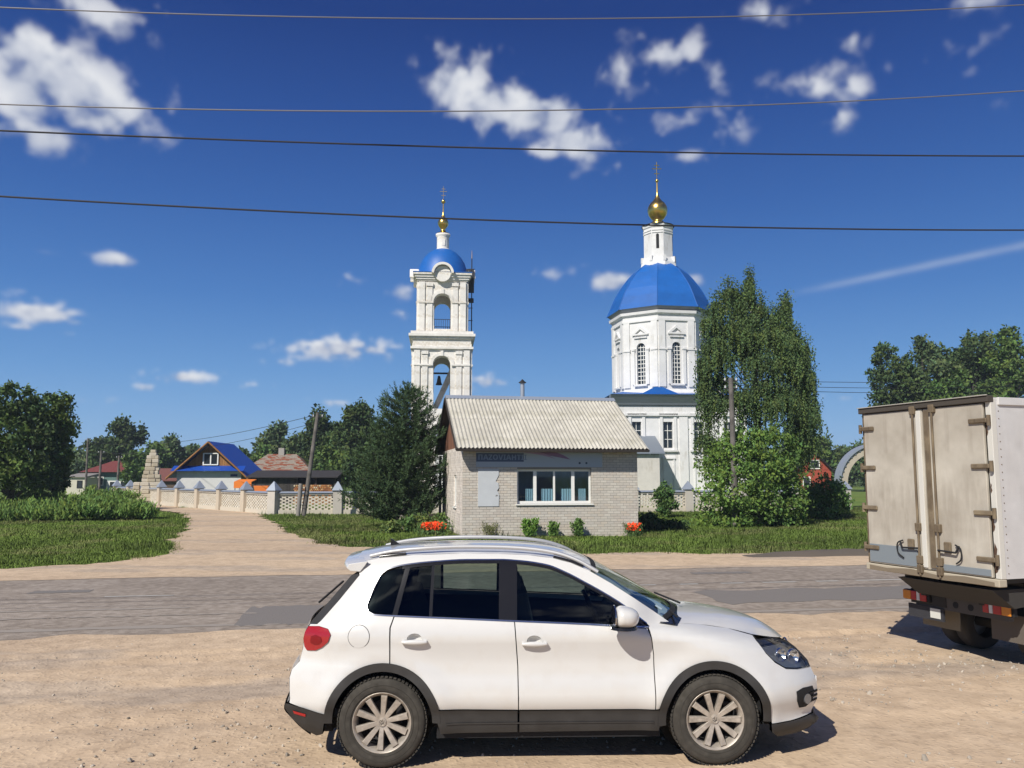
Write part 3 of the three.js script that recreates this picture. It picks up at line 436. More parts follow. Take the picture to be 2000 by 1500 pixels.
  const tyreG = merge([lathe(tyreP, 64).rotateX(Math.PI / 2), ...[.245, .285].map((r) => new THREE.TorusGeometry(r, .0022, 5, 72).translate(0, 0, r < .26 ? .1125 : .1135)), ...tread]);
  const spoke = () => { const s = new THREE.Shape([V2(-.013, .03), V2(.013, .03), V2(.021, .2), V2(-.021, .2)]); const e = new THREE.ExtrudeGeometry(s, { depth: .022, bevelEnabled: true, bevelSize: .004, bevelThickness: .006, bevelSegments: 2 }); const p = e.attributes.position; for (let i = 0; i < p.count; i++) p.setZ(i, p.getZ(i) + .052 + .03 * (p.getY(i) / .2) - .012 * Math.abs(p.getX(i)) / .02); e.computeVertexNormals(); return e; };
  const rimG = merge([lathe([[.2, -.1], [.193, -.06], [.19, .02], [.2, .07], [.212, .088], [.222, .1], [.228, .104], [.23, .094], [.224, .085]], 60).rotateX(Math.PI / 2), ...[...Array(10)].map((_, i) => spoke().rotateZ((Math.floor(i / 2) * 72 + (i % 2 ? 18.5 : -18.5) + 4) * Math.PI / 180)), cyl(.058, .05, .03, 0, 0, 0, 24).rotateX(Math.PI / 2).translate(0, 0, .06)]);
  const boltGs = [...Array(5)].map((_, i) => { const a = i / 5 * 6.2832 + .63; return cyl(.011, .011, .02, 0, 0, 0, 8).rotateX(Math.PI / 2).translate(.056 * Math.cos(a), .056 * Math.sin(a), .066); });
  const capG = merge([cyl(.034, .032, .012, 0, 0, 0, 24).rotateX(Math.PI / 2).translate(0, 0, .08), new THREE.TorusGeometry(.024, .0022, 6, 24).translate(0, 0, .087)]);
  const letters = merge([[-.009, .02, 0, .004], [.009, .02, 0, .004], [-.017, .008, -.007, -.016], [.017, .008, .007, -.016], [0, -.003, -.007, -.016], [0, -.003, .007, -.016]].map(([x0, y0, x1, y1]) => bar([x0, y0, .087], [x1, y1, .087], .0016, .0016, 5)));
  const discG = merge([cyl(.14, .14, .02, 0, 0, 0, 32).rotateX(Math.PI / 2).translate(0, 0, -.04), rbox(.07, .14, .07, .02, .12, .05, -.04)]), barrel = lathe([[.19, .03], [.188, -.1], [.05, -.1], [.05, -.05]], 40).rotateX(Math.PI / 2);
  for (const k of [0, 1]) for (const s of [1, -1]) {
    const w = new THREE.Group(); w.name = 'wheel'; w.position.set(AX[k][0], AX[k][1], s * .785); if (s < 0) w.rotation.y = Math.PI; C.add(w);
    const roll = k ? .55 : .18, inner = (n, gg, m) => part(w, n, gg.clone().rotateZ(roll * s), m);
    inner('tyre', tyreG, tyreM); const r = inner('rim', rimG, rimM); boltGs.forEach((b) => inner('wheel_bolt', b, M.dark)); inner('hub_cap', capG, rimM); inner('emblem', letters, M.dark); part(w, 'brake_disc', discG, std(lin(.035, .033, .032), .6, { metalness: .5 })); part(w, 'rim_barrel', barrel, std(lin(.03, .03, .03), .8, { side: THREE.DoubleSide }));
  }
}
// ------------------------------------------------------------------ box truck. Local frame: x forward along the truck, z across its tail towards the near side; origin under the far rear corner of the box
{
  const TA = Math.atan2(.66, 1.9), B0 = 1.1, B1 = 3.13, WT = 2.01, LT = 4.3;
  const T = thing('box_truck', 'dirty cream box truck with double rear doors and orange red tail lamps', 'truck', [4.79, 0, -11.32], TA);
  const grime = (base, dark, sc) => tex(512, (x, y) => { const n = fbm(x * 4, y * 4, 5, 4), m = fbm(x * 22, y * 22, 4, 22), st = sstep(.5, .72, fbm(x * 28 + 5, y * 4 + 2, 4, 4)), k = clamp(.5 + (n - .5) * 1.5 + st * .35); return base.map((b, i) => mix(b, dark[i], k) + (m - .5) * 18); }, sc);
  const doorM = std(lin(.86, .86, .86), .75, { map: grime([206, 199, 184], [176, 167, 152], 2.3) }), sideM = std(lin(.72, .71, .68), .6, { map: grime([236, 236, 238], [224, 222, 222], 3) }), trimM = std(lin(.8, .8, .8), .85, { map: grime([150, 134, 108], [100, 86, 68], .9) }), frameM = std(lin(.035, .032, .028), .9), rustM = std(lin(.06, .05, .04), .9), blueGrey = std(lin(.2, .23, .25), .7), bare = std(lin(.62, .6, .54), .6), creamM = std(lin(.42, .37, .28), .85);
  const th = .05;
  part(T, 'far_wall', bx(.06, LT, B0, B1, 0, th), sideM); const nw = part(T, 'near_wall', bx(.06, LT, B0, B1 - .02, WT - th, WT), sideM);
  part(T, 'front_wall', bx(LT - th, LT - .002, B0, B1, th, WT - th), sideM); part(T, 'box_floor', bx(.05, LT - .06, B0 - .06, B0 + .02, .06, WT - .06), frameM);
  part(T, 'roof', [extrX([[.0, B1 - .018], [WT, B1 - .018], [WT, B1 + .012], [WT / 2, B1 + .052], [0, B1 + .012]], LT - .05, .05)], sideM);
  part(T, 'roof_edge_trim', rbox(LT - .1, .09, .03, .008, LT / 2 + .06, B1 - .03, WT + .008), sideM);
  // corner posts, rear header and sill
  part(T, 'corner_post', rbox(.08, B1 - B0, .05, .008, .04, (B0 + B1) / 2, .02), trimM); part(T, 'corner_post', rbox(.08, B1 - B0, .075, .008, .04, (B0 + B1) / 2, WT - .03), std(lin(.6, .58, .52), .75));
  part(T, 'rear_header', rbox(.1, .075, WT + .03, .01, -.005, B1 - .005, WT / 2), rustM); part(T, 'header_gutter', rbox(.02, .012, WT + .04, .004, -.062, B1 + .036, WT / 2), std(lin(.4, .38, .33), .7));
  part(T, 'rear_sill', rbox(.12, .085, WT + .02, .012, .02, B0 - .045, WT / 2), creamM);
  // doors
  const mid = 1.06, doors = [[.05, mid - .012], [mid + .012, WT - .085]];
  doors.forEach(([z0, z1], i) => {
    const d = part(T, 'rear_door', rbox(.04, B1 - B0 - .06, z1 - z0, .008, -.005, (B0 + B1) / 2 - .022, (z0 + z1) / 2), doorM);
    part(d, 'kick_plate', i ? rbox(.008, .075, z1 - z0 - .02, .003, -.03, B0 + .06, (z0 + z1) / 2) : rbox(.008, .23, z1 - z0 - .19, .003, -.03, B0 + .14, (z0 + z1) / 2 - .08), blueGrey);
    const rz = i ? mid + .165 : mid - .135, seam = i ? z0 + .045 : z1 - .055;
    part(d, 'sealing_strip', rbox(.02, B1 - B0 - .1, .075, .006, -.03, (B0 + B1) / 2 - .02, seam), i ? trimM : bare);
    const rod = part(d, 'locking_rod', bar([-.055, B0 - .07, rz], [-.055, B1 - .05, rz], .014, .014, 10), trimM);
    for (const h of [B0 + .01, B0 + .12, 1.62, 3.07]) part(rod, 'rod_bracket', rbox(.05, .1, .085, .01, -.045, h, rz), trimM);
    const hz = i ? rz + .12 : rz - .14, hs = i ? 1 : -1;
    const hd = part(d, 'door_handle', [bar([-.07, 1.36, rz], [-.07, 1.35, rz + hs * .26], .011), bar([-.07, 1.35, rz + hs * .26], [-.06, 1.43, rz + hs * .3], .012)], M.dark);
    part(hd, 'handle_lock', rbox(.035, .13, .1, .015, -.04, 1.4, hz), trimM); part(hd, 'handle_loop', tube([[-.05, 1.44, hz + hs * .12], [-.06, 1.4, hz + hs * .2], [-.06, 1.28, hz + hs * .2], [-.05, 1.22, hz + hs * .12]], .009, 16, 6), M.dark);
    for (const h of [1.31, 1.83, 2.36, 2.88]) { const zz = i ? WT - .14 : .115, hg = part(d, 'hinge', rbox(.03, .056, .25, .014, -.042, h, zz), trimM); part(hg, 'hinge_knuckle', bar([-.03, h - .06, i ? WT - .005 : -.012], [-.03, h + .06, i ? WT - .005 : -.012], .022), trimM); }
  });
  for (let k = 0; k < 24; k++) part(nw, 'rivet', new THREE.SphereGeometry(.007, 6, 4).translate(.12, B0 + .06 + k * .087, WT + .001), trimM);
  for (const x of [1.35, 2.6, 3.85]) part(nw, 'wall_seam', bx(x, x + .03, B0 + .02, B1 - .09, WT + .0015, WT + .005), sideM);
  for (const [y, h, w, d] of [[1.16, .34, .05, .012], [1.62, .2, .03, .02], [2.05, .12, .02, .03], [2.7, .16, .02, .012]]) part(T, 'rust_patch', extr([[0, 0], [w * .6, .02], [w, h * .3], [w * .5, h * .55], [w * .8, h * .8], [w * .2, h], [-w * .1, h * .6]], .002).rotateY(-Math.PI / 2).translate(-.001, y, WT - .066 + d * .3), std(lin(.09, .05, .03), .95));
  part(T, 'mud_strip', extr([[0, 0], [.5, .01], [1.2, -.005], [1.9, .01], [1.9, .05], [1.5, .075], [1.1, .045], [.7, .08], [.3, .05], [0, .065]], .002).rotateY(-Math.PI / 2).translate(-.0405, B0 - .086, .06), std(lin(.2, .16, .11), 1));
  // chassis
  for (const z of [.55, 1.42]) part(T, 'chassis_rail', bx(.35, 6.1, .72, .9, z - .04, z + .04), frameM);
  for (const x of [.5, 1.3, 2.1, 2.9, 3.7]) part(T, 'cross_beam', bx(x, x + .08, .905, .968, .1, WT - .1), frameM);
  part(T, 'under_box_shroud', extr([[.0, 0], [.62, -.0], [.5, -.2], [.32, -.22]], WT - .62).translate(0, .965, .5), frameM);
  const beam = part(T, 'rear_bumper_beam', bx(.42, .5, .57, .74, .35, 1.72), std(lin(.09, .08, .07), .9));
  for (const z of [.8, .98, 1.2]) part(beam, 'beam_hole', cyl(.04, .04, .004, 0, 0, 0, 16).rotateZ(Math.PI / 2).translate(.417, .655, z), M.dark);
  part(T, 'spare_wheel', lathe([[.18, -.09], [.3, -.1], [.34, -.06], [.34, .06], [.3, .1], [.18, .09]], 32).translate(1.15, .66, WT / 2), M.rubber);
  const lampM = [std(lin(.62, .22, .02), .25), std(lin(.4, .015, .02), .25), std(lin(.6, .6, .6), .25)];
  const lamp = (z0, dir) => { const L = part(T, 'tail_lamp', rbox(.06, .13, .42, .01, .4, .7, z0 + dir * .21), M.dark); for (const [a, w, m] of dir > 0 ? [[.0, .13, 0], [.135, .085, 1], [.225, .05, 2], [.28, .1, 1]] : [[.03, .12, 0], [.155, .11, 1], [.27, .05, 2], [.325, .08, 1]]) part(L, 'lens', rbox(.02, .115, w, .008, .362, .7, z0 + dir * (a + w / 2)), lampM[m]); };
  lamp(.2, 1); lamp(1.83, -1);
  part(T, 'lamp_board', bx(.41, .45, .6, .78, .28, .84), frameM);
  part(T, 'number_plate_board', bx(.4, .43, .42, .585, .24, .8), std(lin(.03, .03, .035), .8)); part(T, 'paper_tag', bx(.394, .398, .45, .57, .6, .76), std(lin(.6, .6, .55), .8));
  part(T, 'mudflap', bx(.62, .635, .3, .62, .25, .84), std(lin(.2, .17, .12), .95)); part(T, 'mudflap', bx(.62, .635, .3, .62, 1.3, 1.86), std(lin(.12, .1, .08), .95)); part(T, 'mudguard', grid(16, 1, (u, v) => { const a = mix(15, 190, u) * Math.PI / 180; return [1.25 - .48 * Math.cos(a), .36 + .46 * Math.sin(a), mix(1.36, 1.9, v)]; }), std(lin(.03, .03, .03), .9, { side: THREE.DoubleSide }));
  part(T, 'rear_axle', bar([1.25, .36, .3], [1.25, .36, 1.7], .07), frameM);
  const wheelG = merge([lathe([[.2, -.1], [.3, -.105], [.34, -.08], [.352, -.05], [.352, .05], [.34, .08], [.3, .105], [.2, .1]], 36).rotateX(Math.PI / 2)]), hubG = merge([lathe([[.01, .0], [.1, .02], [.13, .05], [.19, .04], [.205, .09]], 24).rotateX(Math.PI / 2)]);
  for (const [x, z, s] of [[1.25, .32, -1], [1.25, .56, -1], [1.25, 1.45, 1], [1.25, 1.69, 1], [4.95, .35, -1], [4.95, 1.66, 1]]) { const w = new THREE.Group(); w.name = 'wheel'; w.position.set(x, .352 + lotY(4.79, -11), z); if (s < 0) w.rotation.y = Math.PI; T.add(w); part(w, 'tyre', wheelG.clone(), M.rubber); part(w, 'rim', hubG.clone(), M.greyMetal); }
  // cab, beyond the edge of the view
  const cabP = [[4.42, .5], [6.05, .45], [6.1, 1.0], [5.6, 1.25], [5.0, 2.15], [4.42, 2.2]], cab = part(T, 'cab', extr(cabP, 1.86, [], .03).translate(0, 0, .07), std(lin(.72, .72, .7), .4));
  part(cab, 'cab_window', extr([[4.6, 1.3], [5.48, 1.3], [5.0, 2.02], [4.6, 2.04]], .01).translate(0, 0, 1.962), std(lin(.02, .025, .03), .1));
  part(cab, 'windscreen', quad([5.62, 1.28, .16], [5.62, 1.28, 1.84], [5.08, 2.08, 1.8], [5.08, 2.08, .2]), std(lin(.02, .025, .03), .1));
}
// ------------------------------------------------------------------ brick shop. Local frame: x along the front wall, z outwards (towards the road); origin at the front left corner
const SHOP = { A: 10.5 * Math.PI / 180, P: [-1.84, -31.1], W: 6.82, D: 7.4, H: 3.3 };
{
  const { A, P, W, D, H } = SHOP, G = GROUND;
  const S = thing('brick_shop', 'small grey brick shop with corrugated roof and four-pane front window', 'shop', [P[0], 0, P[1]], A);
  const mortar = std(lin(.24, .225, .2), 1), brickMs = [[.5, .475, .425], [.475, .45, .405], [.52, .5, .45], [.455, .425, .38], [.49, .45, .39], [.46, .44, .4]].map(([r, g, b]) => std(lin(r * 1.12, g * 1.08, b * 1.04), .95));
  const win = [2.07, 4.97, 1.22, 2.52], TH = .38;
  part(S, 'front_wall', extr([[0, G - .1], [W, G - .1], [W, H + .1], [0, H + .1]], TH, [[[win[0], win[2]], [win[1], win[2]], [win[1], win[3]], [win[0], win[3]]]]).translate(0, 0, -TH - .006), mortar);
  // bricks of the front wall: 250 x 88 mm, running bond
  const BL = .25, BH = .088, J = .01, pieces = [], rest = [], R = rng(12);
  const shapesB = [.25, .12].map((l) => rbox(l, BH, .1, .006, 0, 0, 0, 1));
  for (let c = 0; c * (BH + J) + G < H + .05; c++) {
    const y = G + c * (BH + J) + BH / 2; let x = c % 2 ? -.13 : 0;
    for (; x < W - .01; x += BL + J) {
      const a = Math.max(x, 0), b = Math.min(x + BL, W); if (b - a < .04) continue;
      const segs = y > win[2] - .03 && y < win[3] + .03 ? [[a, Math.min(b, win[0])], [Math.max(a, win[1]), b]] : [[a, b]];
      for (const [p, q] of segs) if (q - p > .03) pieces.push([(p + q) / 2, y, q - p]);
    }
  }
  const vis = pieces.filter((p) => p[1] > .9 && p[1] < 2.55), ids = new Set(vis.filter((p, i) => (i * 300) % vis.length < 300 || vis.length <= 300).slice(0, 300));
  for (const p of pieces) {
    const full = Math.abs(p[2] - BL) < .002, g0 = full ? shapesB[0] : rbox(p[2], BH, .1, .005, 0, 0, 0, 1), k = Math.floor(R() * 6), dz = -.048 + (R() - .5) * .006;
    if (ids.has(p)) { const m = new THREE.Mesh(g0, brickMs[k]); m.name = 'brick'; m.position.set(p[0], p[1], dz); S.add(m); } else (rest[k] ||= []).push(g0.clone().translate(p[0], p[1], dz));
  }
  const restG = rest.map((gs) => merge(gs)); { const cols = restG.map((g, k) => { const n = g.attributes.position.count, c = brickMs[k].color, a = new Float32Array(n * 3); for (let i = 0; i < n; i++) { a[3 * i] = c.r; a[3 * i + 1] = c.g; a[3 * i + 2] = c.b; } g.setAttribute('color', new THREE.BufferAttribute(a, 3)); return g; }); const m = part(S, 'bricks', cols, std(lin(1, 1, 1), .95, { vertexColors: true })); m.userData.kind = 'stuff'; }
  // side and back walls: fine courses as relief only, the bricks are below a pixel wide from here
  const courseB = bumpTex(256, .26 * 4, (x, y) => { const r = y * 10.6 % 1, o = Math.floor(y * 10.6) % 2 * .5, u = (x * 4 + o) % 1; return r < .11 || u < .05 ? 0 : .8 + .2 * noise2(x * 60, y * 60, 60); });
  const sideM = std(lin(.88, .82, .76), .95, { bumpMap: courseB, bumpScale: .012, map: tex(256, (x, y) => { const n = fbm(x * 8, y * 16, 4, 8), v = 205 + n * 60; return [v, v - 4, v - 10]; }, 1.6) });
  const ridgeH = 5.55, eaveH = 3.27, gab = (z) => H + (ridgeH - .12 - H) * (1 - Math.abs((z + D / 2) / (D / 2 + .05)));
  const gw = [[-D, G - .1], [-.006 - TH, G - .1], [-.006 - TH, gab(-TH)], [-D / 2, gab(-D / 2) - .16], [-D, H]];
  part(S, 'left_wall', extr([[-D, G - .1], [-.385, G - .1], [-.385, H + .08], [-D, H + .08]], .36, [[[-2.9, 1.05], [-2.0, 1.05], [-2.0, 2.3], [-2.9, 2.3]]]).rotateY(-Math.PI / 2).translate(.36, 0, 0), sideM);
  part(S, 'left_corner_pier', bx(-.004, .0, G - .1, H + .08, -.386, -.0), sideM);
  part(S, 'right_wall', bx(W - .36, W, G - .1, H + .08, -D, -.386), sideM); part(S, 'back_wall', bx(.36, W - .36, G - .1, H + .08, -D, -D + .36), sideM);
  { const sw = part(S, 'side_window', [bx(.1, .14, 1.05, 2.3, -2.9, -2.0)], std(lin(.05, .06, .07), .15)); part(sw, 'frame', extr([[-2.9, 1.05], [-2.0, 1.05], [-2.0, 2.3], [-2.9, 2.3]], .06, [[[-2.82, 1.13], [-2.08, 1.13], [-2.08, 2.22], [-2.82, 2.22]]]).rotateY(-Math.PI / 2).translate(.1, 0, 0), M.pvc); part(sw, 'sill', bx(-.06, .1, 1.0, 1.05, -2.95, -1.95), M.pvc); }
  // boarded gables
  const boardM = [[.2, .085, .045], [.16, .07, .04], [.23, .1, .055]].map((c) => std(lin(...c), .95));
  for (const gx of [.02, W - .06]) for (let k = 0; k < 24; k++) { const z0 = -D + k * D / 24, z1 = z0 + D / 24 - .008, f = (z) => 5.38 - Math.abs(z + D / 2) * .56, t0 = f(z0), t1 = f(z1); if (Math.min(t0, t1) < H + .12) continue; const pts = z0 < -D / 2 && z1 > -D / 2 ? [[z0, H + .085], [z1, H + .085], [z1, t1], [-D / 2, f(-D / 2)], [z0, t0]] : [[z0, H + .085], [z1, H + .085], [z1, t1], [z0, t0]]; part(S, 'gable_board', extr(pts, .03).rotateY(-Math.PI / 2).translate(gx + .035, 0, 0), boardM[k % 3]); }
  // corrugated roof sheets: front slope in two rows
  const OVL = .3, OVR = .26, OF = .62, run = D / 2 + OF, slope = Math.atan2(ridgeH - eaveH, run), Ls = Math.hypot(run, ridgeH - eaveH), cols = 8, cw = (W + OVL + OVR) / cols;
  const slateT = tex(512, (x, y) => { const n = fbm(x * 6, y * 6, 5, 6), m = fbm(x * 40, y * 40, 3, 40), s = sstep(.55, .75, fbm(x * 16 + 3, y * 4 + 1, 4, 4)); const v = 204 + (n - .5) * 34 + (m - .5) * 20 - s * 10; return [v + 6, v + 2, v - 10 - s * 3]; }, 2.2);
  const slateMs = [.74, .77, .71].map((k) => std(lin(k, k * .99, k * .96), .95, { map: slateT, side: THREE.DoubleSide }));
  const wave = (x) => .026 * Math.cos(x / .152 * 2 * Math.PI);
  const sheetG = (x0, x1, a, b, back, lift) => grid(Math.ceil((x1 - x0) / .019), 2, (u, v) => { const x = mix(x0, x1, u), d = mix(a, b, v), zz = (back ? -1 : 1) * (run - d * Math.cos(slope)) - D / 2, y = eaveH + d * Math.sin(slope) + (wave(x) + lift) * Math.cos(slope); return [x, y, zz]; });
  for (let i = 0; i < cols; i++) for (let r = 0; r < 2; r++) { const x0 = -OVL + i * cw, a = r ? Ls * .535 : 0, b = r ? Ls : Ls * .565; part(S, 'roof_sheet', sheetG(x0 - (i ? .02 : 0), x0 + cw, a, b, 0, .03 + (r ? .014 : 0) + (i % 2) * .006), slateMs[(i * 2 + r) % 3]); part(S, 'roof_sheet', sheetG(x0, x0 + cw, a, b, 1, .03 + (r ? .014 : 0) + (i % 2) * .006), slateMs[(i + r) % 3]); }
  part(S, 'ridge_cap', extr([[-.22, -.13], [0, .015], [.22, -.13], [.22, -.115], [0, .03], [-.22, -.115]], W + OVL + OVR).rotateY(Math.PI / 2).translate(-OVL, ridgeH + .075, -D / 2), M.zinc);
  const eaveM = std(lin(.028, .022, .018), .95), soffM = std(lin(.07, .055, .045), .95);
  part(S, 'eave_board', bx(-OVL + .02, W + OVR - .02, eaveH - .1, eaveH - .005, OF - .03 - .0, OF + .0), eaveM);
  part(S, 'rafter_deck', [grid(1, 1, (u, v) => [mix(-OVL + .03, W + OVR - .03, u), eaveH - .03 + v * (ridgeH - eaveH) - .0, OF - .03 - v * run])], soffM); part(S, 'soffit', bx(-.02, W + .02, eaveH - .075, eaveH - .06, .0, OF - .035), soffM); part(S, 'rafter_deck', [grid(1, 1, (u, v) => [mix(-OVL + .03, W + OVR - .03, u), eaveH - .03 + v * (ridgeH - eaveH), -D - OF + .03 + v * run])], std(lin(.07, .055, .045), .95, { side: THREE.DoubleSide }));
  for (const xx of [-OVL, W + OVR]) for (const sg of [1, -1]) part(S, 'barge_board', bar([xx, eaveH - .06, -D / 2 + sg * run], [xx, ridgeH - .04, -D / 2], .05, .05, 4), eaveM);
  // window: frame, mullions, panes, curtains, sill
  const wf = part(S, 'window_frame', extr([[win[0], win[2]], [win[1], win[2]], [win[1], win[3]], [win[0], win[3]]], .07, [[[win[0] + .07, win[2] + .1], [win[1] - .07, win[2] + .1], [win[1] - .07, win[3] - .08], [win[0] + .07, win[3] - .08]]]).translate(0, 0, -.2), M.pvc);
  const mull = [2.78, 3.53, 4.27]; for (const m of mull) part(wf, 'mullion', bx(m - (m === 3.53 ? .035 : .06), m + (m === 3.53 ? .035 : .06), win[2] + .1, win[3] - .08, -.198, -.125), M.pvc);
  const pg = new THREE.MeshPhysicalMaterial({ color: lin(.75, .85, .88), roughness: .03, transmission: 1, thickness: 0, ior: 1.5 }); const ed = [win[0] + .07, ...mull, win[1] - .07];
  for (let i = 0; i < 4; i++) part(wf, 'pane', bx(ed[i], ed[i + 1], win[2] + .1, win[3] - .08, -.165, -.163), pg);
  part(wf, 'window_sill', bx(win[0] - .06, win[1] + .06, win[2] - .05, win[2] - .004, -.19, .07), M.pvc);
  for (let i = 0; i < 4; i++) { const w = ed[i + 1] - ed[i], c0 = ed[i] + w * [.5, .38, .42, .4][i], c1 = ed[i + 1] - [.02, .02, .02, .06][i]; part(wf, 'short_curtain', grid(40, 1, (u, v) => [mix(c0, c1, u), mix(win[2] + .06, win[2] + .1 + .46, v), -.34 + .025 * Math.sin(u * 26 + i)]), std(lin(.52, .58, .62), .9, { side: THREE.DoubleSide })); }
  part(S, 'room_back', [bx(.4, W - .4, .02, 3.2, -2.6, -2.55), bx(.4, W - .4, 0, .03, -2.55, -.4), bx(.4, W - .4, 3.15, 3.2, -2.55, -.4)], std(lin(.16, .19, .2), 1));
  for (let i = 0; i < 2; i++) part(S, 'long_curtain', grid(60, 1, (u, v) => [mix([.8, 3.8][i], [3.2, 6.2][i], u), mix(.6, 2.9, v), -1.4 + .05 * Math.sin(u * 30)]), std(lin(.2, .27, .31), .95, { side: THREE.DoubleSide }));
  // notice board with a torn patch, shop sign
  const nb = part(S, 'notice_board', extr([[.58, 1.14], [1.36, 1.14], [1.375, 1.58], [1.3, 1.72], [1.37, 1.83], [1.345, 2.0], [1.24, 2.06], [1.36, 2.3], [1.36, 2.53], [.58, 2.53]].map(([x, y]) => [x, y]), .02, [], .003).translate(0, 0, .004), std(lin(.62, .65, .68), .7, { map: plasterTint }));
  part(nb, 'torn_backing', bx(1.2, 1.375, 1.7, 2.1, .001, .003), std(lin(.14, .12, .1), .9)); part(nb, 'stain', extr([[1.24, 1.5], [1.33, 1.52], [1.31, 1.57], [1.25, 1.56]], .002).translate(0, 0, .0285), std(lin(.22, .22, .22), .9));
  { const cv = document.createElement('canvas'); cv.width = 1024; cv.height = 128; const c = cv.getContext('2d'); c.fillStyle = '#aeb9c4'; c.fillRect(0, 0, 1024, 128); c.fillStyle = '#8d6f96'; c.beginPath(); c.moveTo(440, 0); c.quadraticCurveTo(650, 40, 760, 62); c.quadraticCurveTo(700, 14, 640, 0); c.fill(); c.fillStyle = '#a98fb0'; c.beginPath(); c.moveTo(360, 0); c.quadraticCurveTo(560, 24, 640, 60); c.quadraticCurveTo(560, 6, 500, 0); c.fill(); c.fillStyle = '#4a5a78'; c.fillRect(0, 8, 380, 74); c.font = 'bold 62px sans-serif'; c.fillStyle = '#7f90aa'; c.fillText('ПАZОVIАНТII', 12, 66, 400); c.fillStyle = '#3d4a5c'; c.beginPath(); c.arc(836, 92, 9, 0, 7); c.arc(892, 92, 9, 0, 7); c.fill();
    const t = new THREE.CanvasTexture(cv); t.colorSpace = THREE.SRGBColorSpace; const sg = new THREE.Group(); const g = new THREE.PlaneGeometry(4.9, .56); const m = part(S, 'shop_sign', bx(.5, 5.4, 2.6, 3.16, .005, .03), std(lin(.4, .42, .45), .7)); const f = part(m, 'sign_face', g.translate(2.95, 2.88, .0335), std(lin(.9, .9, .9), .6, { map: t }), true); }
  // stove pipe
  const pipe = part(S, 'stove_pipe', cyl(.09, .09, .9, 3.05, ridgeH + .25, -D / 2 - .2, 14), M.zinc); part(pipe, 'pipe_cap', [cyl(.16, .16, .04, 3.05, ridgeH + .72, -D / 2 - .2, 14), cyl(.13, .02, .12, 3.05, ridgeH + .8, -D / 2 - .2, 14)], M.darkMetal);
  part(S, 'drain_pipe', bar([-.12, G, -D + .1], [-.12, 3.2, -D + .1], .06), M.zinc);
}
{ // low wall beside the shop
  const [x0, z0] = onGround(786, 1034), [x1, z1] = onGround(868, 1030), L = Math.hypot(x1 - x0, z1 - z0), w = thing('low_wall', 'low weathered concrete garden wall between the pine and the shop', 'wall', [x0, GROUND, z0], -Math.atan2(z1 - z0, x1 - x0));
  const m = std(lin(.4, .37, .32), .95, { map: oldPlaster }); part(w, 'wall_body', bx(0, L, 0, .58, -.16, 0), m); part(w, 'coping', rbox(L + .1, .07, .26, .015, L / 2, .62, -.08), std(lin(.3, .27, .24), .95)); part(w, 'pier', rbox(.28, .66, .28, .015, .1, .33, -.07), m);
}
// ------------------------------------------------------------------ church and bell tower
const octRing = (R, a0, n = 8) => [...Array(n)].map((_, i) => { const a = a0 + i * 2 * Math.PI / n; return [R * Math.cos(a), R * Math.sin(a)]; });
const ngon = (pts, n, a0, smooth) => { // stack of n-sided rings: pts of [R, y]; flat faces
  const P = []; for (let k = 0; k < pts.length - 1; k++) for (let i = 0; i < n; i++) { const A = a0 + i * 2 * Math.PI / n, B = a0 + (i + 1) * 2 * Math.PI / n, f = (R, y, a) => [R * Math.cos(a), y, R * Math.sin(a)]; const a = f(pts[k][0], pts[k][1], A), b = f(pts[k][0], pts[k][1], B), c = f(pts[k + 1][0], pts[k + 1][1], B), d = f(pts[k + 1][0], pts[k + 1][1], A); P.push(...a, ...c, ...b, ...a, ...d, ...c); }
  const g = new THREE.BufferGeometry(); g.setAttribute('position', new THREE.Float32BufferAttribute(P, 3)); g.computeVertexNormals(); return g;
};
const cross = (y0, h, r) => [bar([0, y0, 0], [0, y0 + h, 0], r, r, 6), box(h * .5, r * 2, r * 1.6, 0, y0 + h * .62, 0), box(h * .26, r * 2, r * 1.6, 0, y0 + h * .8, 0), box(h * .3, r * 2, r * 1.6, 0, y0 + h * .34, 0).applyMatrix4(new THREE.Matrix4().makeRotationZ(0))];
const framedWindow = (parent, x, y0, w, h, z, round, rows, cols) => { // window set in a reveal that is open in the wall; glass, bars
  const pane = part(parent, 'window', round ? extr(arch(x - w / 2, x + w / 2, y0, y0 + h - w / 2), .03).translate(0, 0, z - .3) : bx(x - w / 2, x + w / 2, y0, y0 + h, z - .3, z - .27), std(lin(.02, .028, .035), .12));
  const bars = []; for (let i = 1; i < cols; i++) bars.push(box(.045, h - .06, .03, x - w / 2 + w * i / cols, y0 + h / 2, z - .25)); for (let i = 1; i < rows; i++) bars.push(box(w, .05, .03, x, y0 + h * i / rows, z - .24));
  bars.forEach((b) => part(pane, 'glazing_bar', b, M.pvc)); return pane;
};
